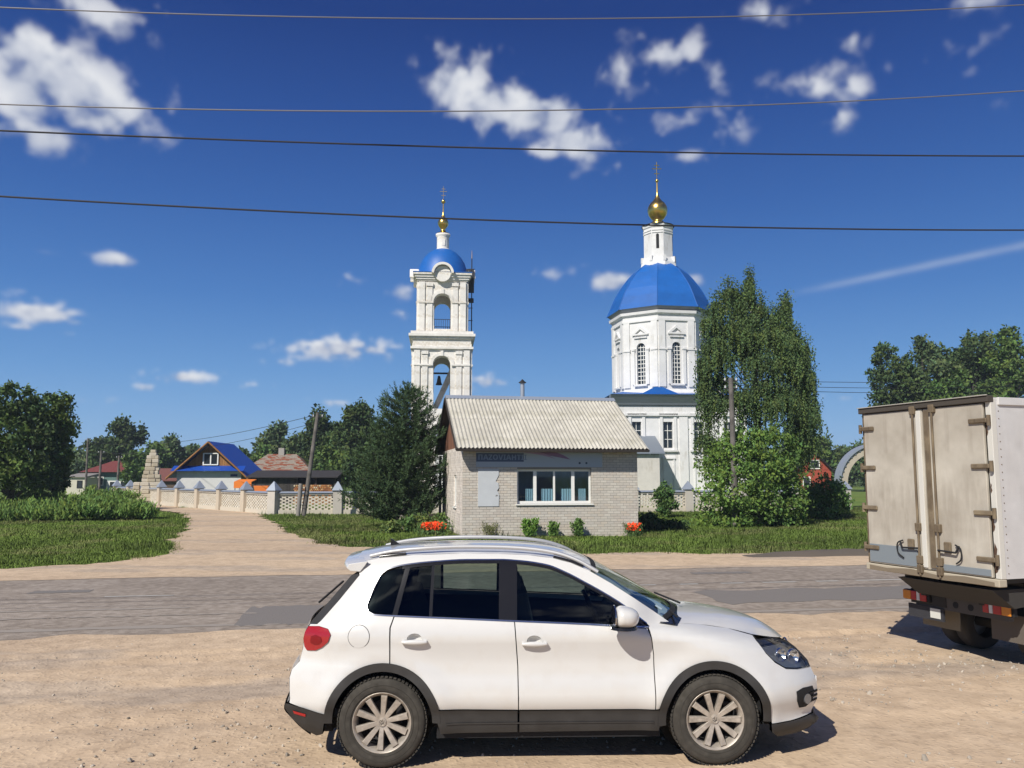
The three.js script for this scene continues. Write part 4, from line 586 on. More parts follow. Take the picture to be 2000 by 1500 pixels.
{
  const CZ = 75, CX = xAt(1288, 600, CZ), CH = thing('church', 'white church with blue faceted dome, tall lantern and golden onion finial', 'church', [CX, 0, -CZ], 3 * Math.PI / 180);
  const a0 = Math.PI / 2 + .27, RO = 4.33, hB = 9.2, hT = 16.45, ap = RO * Math.cos(Math.PI / 8), fw = 2 * RO * Math.sin(Math.PI / 8);
  // octagon: each face is a wall slab with an arched opening
  const oc = new THREE.Group(); oc.name = 'octagon'; CH.add(oc);
  for (let i = 0; i < 8; i++) {
    const am = a0 + (i + .5) * Math.PI / 4, turn = Math.PI / 2 - am, put = (g) => g.rotateY(turn), front = i === 7 || i === 0 || i === 6 || i === 1;
    const wy0 = 10.25, wh = 3.62, ww = .78, f = ap;
    const place = (n, g, m) => part(oc, n, put(g), m);
    const slab = extr([[-fw / 2, hB], [fw / 2, hB], [fw / 2, hT], [-fw / 2, hT]], .35, [arch(-ww / 2, ww / 2, wy0, wy0 + wh - ww / 2)]).translate(0, 0, f - .35); place('wall', slab, M.white);
    for (const s of [-1, 1]) { place('pilaster', bx(Math.min(s * (fw / 2 - .62), s * (fw / 2 - .04)), Math.max(s * (fw / 2 - .62), s * (fw / 2 - .04)), hB + .75, hT - .72, f, f + .12), M.white); place('pilaster_band', bx(Math.min(s * (fw / 2 - .68), s * (fw / 2 - .02)), Math.max(s * (fw / 2 - .68), s * (fw / 2 - .02)), 13.15, 13.3, f, f + .18), M.white); place('window_column', bx(Math.min(s * .55, s * .8), Math.max(s * .55, s * .8), wy0 - .05, 13.2, f, f + .13), M.white); place('column_capital', bx(Math.min(s * .5, s * .86), Math.max(s * .5, s * .86), 13.2, 13.36, f, f + .19), M.white); }
    const ped = extr([[-.78, 14.55], [.78, 14.55], [.78, 14.66], [.05, 15.3], [-.05, 15.3], [-.78, 14.66]], .16, [[[-.5, 14.68], [.5, 14.68], [0, 15.08]]]).translate(0, 0, f + .002); place('pediment', ped, M.white); place('window_lintel', bx(-.62, .62, 14.28, 14.4, f, f + .13), M.white);
    place('window_sill', bx(-.62, .62, wy0 - .2, wy0 - .06, f, f + .24), M.white); place('base_panel', bx(-fw / 2 + .7, fw / 2 - .7, hB + .4, hB + .58, f, f + .08), M.white);
    if (front) { const w = place('window', extr(arch(-ww / 2, ww / 2, wy0, wy0 + wh - ww / 2), .03).translate(0, 0, f - .3), std(lin(.02, .03, .04), .12)); for (let k = 1; k < 10; k++) part(w, 'glazing_bar', put(bx(-ww / 2, ww / 2, wy0 + k * .36 - .03, wy0 + k * .36 + .03, f - .26, f - .22)), M.pvc); for (const q of [-.13, .13]) part(w, 'glazing_bar', put(bx(q - .025, q + .025, wy0, wy0 + wh - .2, f - .255, f - .225)), M.pvc); }
  }
  part(CH, 'octagon_plinth', ngon([[RO + .32, hB - .05], [RO + .3, hB + .25], [RO + .12, hB + .5], [RO + .02, hB + .52]], 8, a0), M.white);
  part(CH, 'octagon_cornice', ngon([[RO + .02, hT - .78], [RO + .14, hT - .72], [RO + .14, hT - .5], [RO + .05, hT - .48], [RO + .08, hT - .2], [RO + .3, hT - .08], [RO + .34, hT + .16], [RO + .1, hT + .2]], 8, a0), M.white);
  part(CH, 'dome_soffit', ngon([[RO + .05, hT + .21], [RO + .46, hT + .5], [RO + .5, hT + .53]], 8, a0), M.greyMetal);
  const dp = [[RO + .52, hT + .5], [RO + .3, hT + .95], [RO - .02, hT + 1.7], [RO - .42, hT + 2.5], [RO - .95, hT + 3.3], [RO - 1.62, hT + 4.15], [RO - 2.3, hT + 4.75], [RO - 2.75, hT + 5.05], [0, hT + 5.15]];
  const dome = part(CH, 'dome', ngon(dp, 8, a0), M.blueRoof);
  for (let i = 0; i < 8; i++) { const a = a0 + i * Math.PI / 4; part(dome, 'dome_rib', tube(dp.slice(0, 8).map(([r, y]) => [(r + .01) * Math.cos(a), y, (r + .01) * Math.sin(a)]), .035, 20, 5), M.blueRoof); }
  // lantern
  const L0 = hT + 5.0, a1 = a0 + Math.PI / 8, lan = part(CH, 'lantern', ngon([[1.72, L0 - .1], [1.66, L0 + .25], [1.5, L0 + .55], [1.4, L0 + .75], [1.38, L0 + 3.5], [1.46, L0 + 3.56], [1.5, L0 + 3.8], [1.0, L0 + 3.95], [0, L0 + 4]], 8, a1), M.white);
  for (let i = 0; i < 8; i++) { const am = a1 + (i + .5) * Math.PI / 4, t = Math.PI / 2 - am, f = 1.39 * Math.cos(Math.PI / 8); if (i % 2) part(lan, 'slit_window', extr(arch(-.13, .13, L0 + 1.5, L0 + 2.75), .02).translate(0, 0, f + .004).rotateY(t), M.dark); part(lan, 'corner_bracket', box(.26, .5, .34, 0, L0 + .55, 1.5).rotateY(t + Math.PI / 8), M.white); for (const y of [L0 + 3.02, L0 + 3.25]) part(lan, 'string_course', box(.98, .07, .07, 0, y, f + .02).rotateY(t), M.white); }
  part(CH, 'lantern_cap', lathe([[1.5, L0 + 3.81], [1.52, L0 + 3.86], [.75, L0 + 4.1], [.6, L0 + 4.12]], 32), M.darkMetal);
  const O0 = L0 + 4.1; part(CH, 'onion_finial', lathe([[.62, O0], [.62, O0 + .18], [.46, O0 + .3], [.46, O0 + .42], [.6, O0 + .55], [.84, O0 + .9], [.93, O0 + 1.3], [.88, O0 + 1.65], [.7, O0 + 1.98], [.42, O0 + 2.25], [.26, O0 + 2.5], [.16, O0 + 2.75], [.09, O0 + 3.1], [.05, O0 + 4.3]], 32), M.gold);
  part(CH, 'finial_ball', new THREE.SphereGeometry(.17, 16, 12).translate(0, O0 + 4.2, 0), M.gold); part(CH, 'roof_cross', cross(O0 + 4.3, 1.75, .035), M.gold);
  // lower block: walls with rectangular openings on the side towards the road
  const X0 = -5.1, X1 = 6.2, Zf = 4.9, hE = 8.2, wall = M.white;
  const wins = [[-.62, 4.65, .78, 2.2], [2.02, 4.65, .78, 2.2], [4.6, 4.65, .78, 2.2], [-3.3, 4.65, .78, 2.2]];
  part(CH, 'front_wall', extr([[X0, -.3], [X1, -.3], [X1, hE], [X0, hE]], .4, wins.map(([x, y, w, h]) => [[x - w / 2, y], [x + w / 2, y], [x + w / 2, y + h], [x - w / 2, y + h]])).translate(0, 0, Zf - .4), wall);
  part(CH, 'side_wall', bx(X0, X0 + .4, -.3, hE, -Zf, Zf - .4), wall); part(CH, 'side_wall', bx(X1 - .4, X1, -.3, hE, -Zf, Zf - .4), wall); part(CH, 'back_wall', bx(X0 + .4, X1 - .4, -.3, hE, -Zf, -Zf + .4), wall);
  for (const [x, y, w, h] of wins) { const p = framedWindow(CH, x, y, w, h, Zf, false, 3, 2); const tr = (n, x0, x1, y0, y1, d) => part(p, n, bx(x0, x1, y0, y1, Zf, Zf + d), wall); tr('surround', x - w / 2 - .32, x - w / 2 - .08, y - .15, y + h + .55, .1); tr('surround', x + w / 2 + .08, x + w / 2 + .32, y - .15, y + h + .55, .1); tr('lintel', x - w / 2 - .42, x + w / 2 + .42, y + h + .55, y + h + .75, .2); tr('sill', x - w / 2 - .4, x + w / 2 + .4, y - .32, y - .16, .22); tr('panel_edge', x - w / 2 - .1, x - w / 2 + .02, .6, y - .95, .08); tr('panel_edge', x + w / 2 - .02, x + w / 2 + .1, .6, y - .95, .08); tr('panel_head', x - w / 2 - .16, x + w / 2 + .16, y - .93, y - .8, .12); }
  for (const x of [X0 + .45, .68, 3.3, X1 - .45]) part(CH, 'pilaster', bx(x - .36, x + .36, .3, hE - .55, Zf, Zf + .12), wall);
  part(CH, 'string_course', bx(X0 - .1, X1 + .1, 7.35, 7.55, Zf + .002, Zf + .2), wall); part(CH, 'frieze', bx(X0 - .05, X1 + .05, 7.56, hE - .002, Zf + .003, Zf + .1), wall); part(CH, 'plinth', bx(X0 - .12, X1 + .12, -.3, .55, Zf + .002, Zf + .18), std(lin(.5, .5, .5), .9));
  part(CH, 'cornice', extrX([[0, 0], [.28, .08], [.34, .22], [.8, .82], [.86, .9], [0, .9]], X1 - X0 + 1, X0 - .5).translate(0, hE, Zf), M.greyMetal);
  part(CH, 'lower_roof', [quad([X0 - .5, hE + .91, Zf + .9], [X1 + .5, hE + .91, Zf + .9], [X1 - 1.2, hE + 1.5, 2], [X0 + 1.2, hE + 1.5, 2]), quad([X1 + .5, hE + .91, -Zf - .5], [X0 - .5, hE + .91, -Zf - .5], [X0 + 1.2, hE + 1.5, -2], [X1 - 1.2, hE + 1.5, -2]), quad([X0 - .5, hE + .91, -Zf - .5], [X0 - .5, hE + .91, Zf + .9], [X0 + 1.2, hE + 1.5, 2], [X0 + 1.2, hE + 1.5, -2]), quad([X1 + .5, hE + .91, Zf + .9], [X1 + .5, hE + .91, -Zf - .5], [X1 - 1.2, hE + 1.5, -2], [X1 - 1.2, hE + 1.5, 2])], M.blueRoof);
  part(CH, 'roof_hump', extr([[-1.8, 0], [1.6, 0], [.1, .62], [-.6, .62]], 1.6).translate(-1.2, hE + .95, Zf - 1.2), M.blueRoof);
  // porch that juts out towards the road, with a lean-to metal roof
  const px0 = -3.4, px1 = -2.15; part(CH, 'porch', bx(px0 - 1.2, px1, -.3, 4.0, Zf + .4, Zf + 3.2), std(lin(.72, .69, .64), .95, { map: plasterTint })); part(CH, 'porch_side_wall', bx(px1 - .02, px1 + .02, -.3, 3.9, Zf + .2, Zf + .4), wall);
  part(CH, 'porch_roof', extrX([[Zf - .02, 5.55], [Zf + 3.5, 4.05], [Zf + 3.5, 4.15], [Zf - .02, 5.67]], px1 - px0 + 1.75, px0 - 1.35), M.greyMetal);
  part(CH, 'porch_gable', extrX([[Zf + .2, 4.0], [Zf + 3.18, 4.0], [Zf + 3.18, 4.12], [Zf + .2, 5.42]], .02, px1 - .02), std(lin(.1, .15, .16), .7));
  // refectory between the tower and the church
  const rx0 = -20.3, rx1 = X0, rz = 4.0; part(CH, 'refectory', [bx(rx0, rx1 - .01, -.3, 5.6, -rz, rz)], wall);
  part(CH, 'refectory_roof', [quad([rx0 - .4, 5.5, rz + .5], [rx1, 5.5, rz + .5], [rx1, 9.15, 0], [rx0 + 1.9, 9.15, 0]), quad([rx1, 5.5, -rz - .5], [rx0 - .4, 5.5, -rz - .5], [rx0 + 1.9, 9.15, 0], [rx1, 9.15, 0]), tri([rx0 - .4, 5.5, -rz - .5], [rx0 - .4, 5.5, rz + .5], [rx0 + 1.9, 9.15, 0])], std(lin(.2, .23, .25), .6, { side: THREE.DoubleSide }));
}
{
  const TZ = 78, TX = xAt(863, 700, TZ), T = thing('bell_tower', 'weathered white two-tier bell tower with open arches and blue dome', 'bell tower', [TX, 0, -TZ], 5 * Math.PI / 180);
  const m = M.whiteOld;
  const tier = (w, y0, y1, aw, ay0, aSpring, th) => {
    const h = w / 2;
    for (let i = 0; i < 4; i++) { const ww = i % 2 ? w - 2 * th : w; part(T, 'wall', extr([[-ww / 2, y0], [ww / 2, y0], [ww / 2, y1], [-ww / 2, y1]], th, [arch(-aw / 2, aw / 2, ay0, aSpring, 16)]).translate(0, 0, h - th).rotateY(i * Math.PI / 2), m); 
      const pl = (n, g) => part(T, n, g.translate(0, 0, h).rotateY(i * Math.PI / 2), m);
      for (const s of [-1, 1]) { const X = (a, b) => [Math.min(s * a, s * b), Math.max(s * a, s * b)]; let [p, q] = X(h - .08, h - .62); pl('pilaster', bx(p, q, y0 + .1, y1 - .1, 0, .14)); [p, q] = X(h - .82, h - 1.32); pl('pilaster', bx(p, q, y0 + .1, y1 - .55, 0, .12)); [p, q] = X(h - .76, h - 1.38); pl('capital', bx(p, q, y1 - .5, y1 - .2, 0, .2)); [p, q] = X(h - .04, aw / 2 + .05); pl('impost_band', bx(p, q, aSpring - .1, aSpring + .06, .142, .2)); }
      const ring = []; for (let k = 0; k <= 16; k++) { const a = Math.PI * k / 16; ring.push([(aw / 2 + .34) * Math.cos(a), aSpring + (aw / 2 + .34) * Math.sin(a)]); } for (let k = 16; k >= 0; k--) { const a = Math.PI * k / 16; ring.push([(aw / 2 + .06) * Math.cos(a), aSpring + (aw / 2 + .06) * Math.sin(a)]); } pl('archivolt', extr(ring, .12)); pl('keystone', bx(-.13, .13, aSpring + aw / 2 + .02, aSpring + aw / 2 + .5, 0, .2));
    }
  };
  const wl = 5.25, wu = 4.5, yB = 7.2, yM = 13.9, yM2 = 15.55, yT = 20.35;
  part(T, 'base_block', bx(-wl / 2, wl / 2, -.3, yB, -wl / 2, wl / 2), m);
  tier(wl, yB, yM, 1.56, 8.4, 12.45, .75); tier(wu, yM2, yT, 1.56, 15.85, 18.35, .65);
  const slab = (n, w, y0, y1) => part(T, n, bx(-w / 2, w / 2, y0, y1, -w / 2, w / 2), m);
  slab('belt_course', wl + .5, yM, yM + .22); slab('belt_course', wl + .2, yM + .22, yM + .5); slab('frieze', wl + .1, yM + .5, yM + .95); slab('cornice', wl + .5, yM + .95, yM + 1.15); slab('cornice', wl + .85, yM + 1.15, yM + 1.4); slab('cornice', wl + .5, yM + 1.4, yM2);
  part(T, 'tier_floor', bx(-wu / 2 + .66, wu / 2 - .66, yM2, yM2 + .08, -wu / 2 + .66, wu / 2 - .66), m); part(T, 'belfry_floor', bx(-wl / 2 + .76, wl / 2 - .76, yB, yB + .1, -wl / 2 + .76, wl / 2 - .76), m);
  const stair = part(T, 'stair_flight', extr([[-1.4, 7.4], [-.9, 7.4], [1.8, 13.4], [1.2, 13.4]], .9).translate(0, 0, -.6), m);
  // cornice of the upper tier: coved slabs and a round medallion on each side
  slab('cornice', wu + .2, yT, yT + .14); slab('cornice', wu + .42, yT + .14, yT + .34); slab('cornice', wu + .66, yT + .34, yT + .56); slab('cornice', wu + .92, yT + .56, yT + .74);
  for (let i = 0; i < 4; i++) { const rot = (g) => g.rotateY(i * Math.PI / 2), md = part(T, 'medallion', rot(cyl(.74, .74, .5, 0, 0, 0, 32).rotateX(Math.PI / 2).translate(0, yT + .62, wu / 2 + .25)), m); const half = []; for (let k = 0; k <= 18; k++) { const a = Math.PI * k / 18; half.push([1.02 * Math.cos(a), 1.02 * Math.sin(a)]); } for (let k = 18; k >= 0; k--) { const a = Math.PI * k / 18; half.push([.8 * Math.cos(a), .8 * Math.sin(a)]); } part(md, 'medallion_hood', rot(extr(half, 1.0).translate(0, yT + .62, wu / 2 - .15)), m); }
  part(T, 'eave', bx(-wu / 2 - .5, wu / 2 + .5, yT + .745, yT + .82, -wu / 2 - .5, wu / 2 + .5), M.blueRoof);
  const D0 = yT + .82, dome = part(T, 'dome', lathe([[2.5, D0 - .04], [2.42, D0 + .24], [2.34, D0 + .72], [2.14, D0 + 1.36], [1.82, D0 + 1.92], [1.38, D0 + 2.38], [.88, D0 + 2.7], [.6, D0 + 2.8], [0, D0 + 2.86]], 40), M.blueRoof);
  const L0 = D0 + 2.7; part(T, 'lantern', lathe([[.7, L0], [.66, L0 + .12], [.58, L0 + .2], [.58, L0 + 1.35], [.68, L0 + 1.42], [.7, L0 + 1.62], [.3, L0 + 1.75], [0, L0 + 1.78]], 24), m);
  part(T, 'lantern_niche', extr(arch(-.14, .14, L0 + .4, L0 + .95), .03).translate(.06, 0, .57), m);
  const O = L0 + 1.7; part(T, 'onion_finial', lathe([[.62, O], [.3, O + .12], [.26, O + .3], [.2, O + .4], [.32, O + .58], [.48, O + .82], [.52, O + 1.05], [.47, O + 1.28], [.3, O + 1.5], [.2, O + 1.66], [.12, O + 1.85], [.06, O + 2.2], [.04, O + 3.3]], 24), M.gold);
  part(T, 'finial_ball', new THREE.SphereGeometry(.21, 14, 10).translate(0, O + 3.2, 0), M.gold); part(T, 'roof_cross', cross(O + 3.35, 1.4, .025), std(lin(.3, .24, .14), .5, { metalness: .6 }));
  for (let i = 0; i < 4; i++) { const r = (g) => g.rotateY(i * Math.PI / 2), rail = part(T, 'arch_railing', r(box(1.56, .05, .05, 0, 16.8, wu / 2 - .3)), M.darkMetal); for (let k = 0; k < 8; k++) part(rail, 'baluster', r(bx(-.7 + k * .2 - .015, -.7 + k * .2 + .015, 15.9, 16.8, wu / 2 - .315, wu / 2 - .285)), M.darkMetal); }
  // bells on a beam in the lower arch
  const bm = part(T, 'bell_beam', bx(-1.87, 1.87, 11.9, 12.05, -.1, .1), M.dark); part(bm, 'bell', lathe([[.02, 11.85], [.12, 11.78], [.17, 11.5], [.22, 11.2], [.3, 11.0], [.31, 10.95]], 20).translate(-.25, -.1, .1), std(lin(.05, .045, .035), .5, { metalness: .7 })); part(bm, 'bell', lathe([[.02, 8.9], [.3, 8.8], [.45, 8.4], [.55, 8.0], [.72, 7.75]], 20).translate(.55, .35, 0), std(lin(.04, .035, .03), .6, { metalness: .6 }));
}
{ // cellular aerial masts strapped to the right-hand side of the tower
  const TZ = 77.2, x = xAt(917, 600, TZ), A = thing('aerial_mast', 'dark mobile aerial mast clamped to the side of the bell tower', 'aerial', [x, 0, -TZ]);
  const y0 = hAt(652, TZ), y1 = hAt(505, TZ);
  for (const d of [-.16, .2]) part(A, 'pole', bar([d, y0 - .1, 0], [d, y1 - (d > 0 ? 0 : 1.2), 0], .05), M.darkMetal);
  for (let k = 0; k < 3; k++) part(A, 'panel_aerial', rbox(.24, 2.3, .14, .03, -.2 + k * .25, y1 - 2.2, .12 - .05 * k), M.darkMetal);
  part(A, 'radio_box', rbox(.75, .4, .4, .04, .02, y1 - 4.1, .1), M.darkMetal); for (const dy of [1.4, 2.6, 4.8, 6]) part(A, 'bracket', bx(-1.0, .3, y1 - dy - .03, y1 - dy + .03, -.04, .04), M.darkMetal); part(A, 'tip', bar([.2, y1, 0], [.2, y1 + .8, 0], .05, .02), std(lin(.35, .25, .18), .8)); part(A, 'cross_arm', bx(-.1, .5, y1 - 1.05, y1 - 1.0, -.03, .03), M.darkMetal);
}
// ------------------------------------------------------------------ churchyard fence: lattice brick panels between piers with pyramid caps
{
  const F = thing('church_fence', 'pale brick lattice churchyard fence with grey pyramid-capped piers', 'fence', [0, GROUND, 0]);
  const BM = [[.6, .545, .45], [.55, .5, .41], [.62, .575, .49]].map((c) => std(lin(...c), .95)), pierM = std(lin(.6, .56, .5), .95, { map: plasterTint }), pierWarm = std(lin(.62, .54, .43), .95, { map: plasterTint });
  const pts = [];
  for (let k = 8; k >= 1; k--) pts.push([-14.2 - 2.68 * k, -(49.87 + 3.18 * k)]);
  pts.push([-14.2, -49.87]); for (let k = 1; k <= 10; k++) pts.push([-14.2 + 3.72 * k * .985, -49.87 - 3.72 * k * .172]);
  const capG = () => { const g = ngon([[.48, 0], [.46, .04], [.03, .54], [0, .54]], 4, Math.PI / 4); return g; };
  pts.forEach(([x, z], i) => {
    const q = pts[Math.min(i + 1, pts.length - 1)], pr = pts[Math.max(i - 1, 0)], ang = Math.atan2(-(q[1] - pr[1]), q[0] - pr[0]);
    const p = part(F, 'pier', box(.52, 1.46, .52, 0, .73, 0).rotateY(ang).translate(x, 0, z), i < 8 ? pierWarm : pierM); part(p, 'pier_cap', capG().rotateY(ang).translate(x, 1.47, z), M.zinc);
    if (i === pts.length - 1) return;
    const L = Math.hypot(q[0] - x, q[1] - z), a = Math.atan2(-(q[1] - z), q[0] - x), tr = (g) => g.rotateY(a).translate(x, 0, z), x0 = .27, x1 = L - .27;
    part(F, 'plinth', tr(bx(x0, x1, 0, .32, -.14, .14)), BM[1]);
    const gs = [[], [], []], R = rng(100 + i), RL = .098;
    for (let c = 0; c < 9; c++) { const step = .25 + .13; for (let u = x0 + (c % 2 ? -.19 : 0); u < x1; u += step) { const s = Math.max(u, x0), e = Math.min(u + .25, x1); if (e - s > .03) gs[Math.floor(R() * 3)].push(bx(s, e, .322 + c * RL, .322 + c * RL + .094, -.06, .06)); } }
    const col = gs.map((g, k) => { const m = merge(g), n = m.attributes.position.count, cc = BM[k].color, ar = new Float32Array(n * 3); for (let j = 0; j < n; j++) { ar[3 * j] = cc.r; ar[3 * j + 1] = cc.g; ar[3 * j + 2] = cc.b; } m.setAttribute('color', new THREE.BufferAttribute(ar, 3)); return m; });
    const lat = part(F, 'lattice_bricks', col.map(tr), std(lin(1, 1, 1), .95, { vertexColors: true })); lat.userData.kind = 'stuff';
    part(F, 'top_beam', tr(bx(x0, x1, 1.205, 1.31, -.13, .13)), pierM); part(F, 'coping', tr(extr([[-.2, 0], [.2, 0], [0, .1]], x1 - x0).rotateY(Math.PI / 2).translate(x0, 1.312, 0)), M.zinc);
  });
}
{ // gate arch at the right-hand end
  const Z = 62, [cx] = atDepth(1712, 930, Z), g = thing('gate_arch', 'curved stone gateway arch with grey metal coping', 'gateway', [cx, GROUND, -Z]);
  const ring = (r0, r1, d, y) => { const p = []; for (let k = 0; k <= 28; k++) { const a = Math.PI * k / 28; p.push([r1 * Math.cos(a), y + r1 * Math.sin(a)]); } for (let k = 28; k >= 0; k--) { const a = Math.PI * k / 28; p.push([r0 * Math.cos(a), y + r0 * Math.sin(a)]); } return extr(p, d); };
  const st = std(lin(.55, .49, .39), .95, { map: plasterTint }), y = 1.75;
  part(g, 'arch_ring', ring(2.3, 2.85, .7, y).translate(0, 0, -.35), st); part(g, 'arch_coping', ring(2.855, 3.0, 1.0, y).translate(0, 0, -.5), M.zinc); for (const s of [-1, 1]) part(g, 'pier', bx(Math.min(s * 2.2, s * 2.95), Math.max(s * 2.2, s * 2.95), 0, y, -.4, .4), st);
  part(g, 'finial_dome', lathe([[.45, 0], [.55, .2], [.5, .5], [.28, .75], [.1, .95], [0, 1.1]], 20).translate(0, y + 2.98, 0), M.zinc);
  for (let k = 0; k < 22; k++) { const a = Math.PI * (k + .5) / 22; part(g, 'dentil', box(.12, .12, .08, 2.78 * Math.cos(a), y + 2.78 * Math.sin(a), .39), M.greyMetal); }
}
// ------------------------------------------------------------------ village houses behind the fence
const planks = (parent, name, x0, x1, y0, top, z, w, mats, d = .03) => { for (let x = x0, k = 0; x < x1 - .02; x += w, k++) { const a = x, b = Math.min(x + w - .012, x1), t0 = top(a), t1 = top(b); if (Math.max(t0, t1) - y0 < .05) continue; part(parent, name, extr([[a, y0], [b, y0], [b, Math.max(t1, y0 + .01)], [a, Math.max(t0, y0 + .01)]], d).translate(0, 0, z), mats[k % mats.length]); } };
{
  const Z = 72, x = xAt(408, 930, Z), H = thing('blue_roof_house', 'white house with blue metal roof and varnished wooden gable', 'house', [x, GROUND, -Z], .02);
  const w = 2.75, L = 6.2, hw = 2.75, hr = 5.25, white = std(lin(.72, .72, .72), .9, { map: plasterTint }), blue = std(lin(.008, .06, .34), .45), wd = [[.3, .14, .04], [.26, .12, .035], [.33, .16, .05]].map((c) => std(lin(...c), .8));
  part(H, 'front_wall', bx(-w, w, 0, hw, -.3, 0), white); part(H, 'right_wall', bx(w - .3, w, 0, hw, -L, -.302), std(lin(.3, .28, .26), .9)); part(H, 'left_wall', bx(-w, -w + .3, 0, hw, -L, -.302), white); part(H, 'back_wall', bx(-w + .3, w - .3, 0, hw, -L, -L + .3), white);
  planks(H, 'gable_board', -w, w, hw + .02, (q) => hr - .1 - Math.abs(q) * .9, -.25, .19, wd);
  const win = part(H, 'attic_window', bx(-.55, .65, 3.35, 4.25, -.2, -.16), std(lin(.02, .025, .03), .1)); for (const [a, b, c, d] of [[-.62, -.52, 3.28, 4.33], [.62, .72, 3.28, 4.33], [.0, .1, 3.35, 4.25]]) part(win, 'frame_post', bx(a, b, c, d, -.16, -.1), M.pvc); for (const y of [3.28, 4.25]) part(win, 'frame_rail', bx(-.52, .62, y, y + .09, -.16, -.1), M.pvc);
  part(H, 'pent_roof', extrX([[-.2, hw + .42], [.55, hw + .02], [.55, hw + .06], [-.2, hw + .48]], 2 * w + .7, -w - .35), blue);
  for (const s of [-1, 1]) { const r = part(H, 'roof_slope', quad([0, hr + .08, .5], [s * (w + .75), hr - (w + .75) * .9 + .08, .5], [s * (w + .75), hr - (w + .75) * .9 + .08, -L - .4], [0, hr + .08, -L - .4]), blue); for (let k = 0; k < 14; k++) part(r, 'roof_seam', bar([0, hr + .09, .3 - k * .5], [s * (w + .75), hr - (w + .75) * .9 + .09, .3 - k * .5], .018, .018, 4), blue); part(H, 'barge_board', bar([0, hr, .5], [s * (w + .75), hr - (w + .75) * .9, .5], .09, .09, 4), wd[1]); }
  part(H, 'side_door', bx(w, w + .04, 0, 2.1, -3.2, -2.3), std(lin(.06, .055, .05), .8)); part(H, 'name_plate', bx(1.85, 2.45, 2.3, 2.5, .002, .02), std(lin(.02, .03, .12), .6));
}
const hip = (parent, x0, x1, z0, z1, y0, y1, mat, inset) => { const m = (z0 + z1) / 2, a = x0 + inset, b = x1 - inset; part(parent, 'roof_slope', quad([x0, y0, z1], [x1, y0, z1], [b, y1, m], [a, y1, m]), mat); part(parent, 'roof_slope', quad([x1, y0, z0], [x0, y0, z0], [a, y1, m], [b, y1, m]), mat); part(parent, 'roof_slope', tri([x0, y0, z0], [x0, y0, z1], [a, y1, m]), mat); part(parent, 'roof_slope', tri([x1, y0, z1], [x1, y0, z0], [b, y1, m]), mat); };
const houseWin = (p, x, y, z, w, h, frame = M.pvc) => { const g = part(p, 'window', bx(x - w / 2, x + w / 2, y, y + h, z, z + .02), std(lin(.025, .03, .035), .15)); part(g, 'frame', extr([[x - w / 2 - .1, y - .1], [x + w / 2 + .1, y - .1], [x + w / 2 + .1, y + h + .1], [x - w / 2 - .1, y + h + .1]], .05, [[[x - w / 2, y], [x + w / 2, y], [x + w / 2, y + h], [x - w / 2, y + h]]]).translate(0, 0, z + .001), frame); return g; };
{
  const Z = 88, x = xAt(538, 930, Z), H = thing('rusty_roof_house', 'old grey house under a rusty patched hip roof', 'house', [x, GROUND, -Z], .08);
  const rust = std(lin(1, 1, 1), .9, { side: THREE.DoubleSide, map: tex(512, (u, v) => { const n = fbm(u * 8, v * 24, 5, 8), m = fbm(u * 30, v * 30, 3, 30), k = sstep(.46, .56, n); return [mix(136, 128, k) + (m - .5) * 40, mix(126, 66, k) + (m - .5) * 34, mix(114, 40, k) + (m - .5) * 30]; }, 3.2) });
  const wall = std(lin(.3, .29, .27), .95); part(H, 'wall', bx(-3.2, 3.2, 0, 2.75, -6, 0), wall); hip(H, -3.75, 3.9, -6.6, .6, 2.75, 4.75, rust, 2.3); part(H, 'eave', bx(-3.7, 3.85, 2.66, 2.74, -6.55, .55), std(lin(.2, .2, .2), .9));
  for (const q of [-2, -.2, 1.5]) houseWin(H, q, 1.35, .001, .7, 1.1); part(H, 'chimney', bx(-.3, .3, 4.2, 5.4, -3.3, -2.7), std(lin(.35, .33, .3), .95));
}
{
  const Z = 70, x = xAt(572, 950, Z), S = thing('wood_shed', 'long dark open-fronted wood shed with split firewood under it', 'shed', [x, GROUND, -Z], .03);
  const dk = [[.045, .04, .036], [.035, .03, .028], [.055, .048, .042]].map((c) => std(lin(...c), .95)), w = 3.5;
  part(S, 'roof', extrX([[-3, 2.75], [.5, 2.2], [.5, 2.28], [-3, 2.84]], 2 * w + .6, -w - .3), std(lin(.03, .026, .026), .9)); planks(S, 'wall_board', -w, .2, 0, () => 2.25, 0, .3, dk); for (const q of [.3, 1.9, w]) part(S, 'post', bx(q - .08, q + .08, 0, 2.28, -.1, .06), dk[0]); part(S, 'back_wall', bx(-w, w, 0, 2.6, -2.8, -2.7), dk[1]);
}
{ const Z = 69.6, x = xAt(612, 950, Z), F = thing('firewood_stack', 'stack of split orange-brown firewood logs in the dark shed', 'firewood', [x, GROUND, -Z]); const R = rng(8), ms = [[.42, .18, .06], [.3, .12, .05], [.5, .3, .14], [.55, .45, .32]].map((c) => std(lin(...c), .95)); for (let r = 0; r < 11; r++) for (let k = 0; k < 18; k++) { const rr = .07 + R() * .02; part(F, 'log', cyl(rr, rr, .5 + R() * .12, 0, 0, 0, 6).rotateX(Math.PI / 2).rotateZ(R() * 3).translate(-1.5 + k * .175 + (r % 2) * .08, .09 + r * .145, 0), ms[Math.floor(R() * (r > 8 ? 4 : 3))]); } }
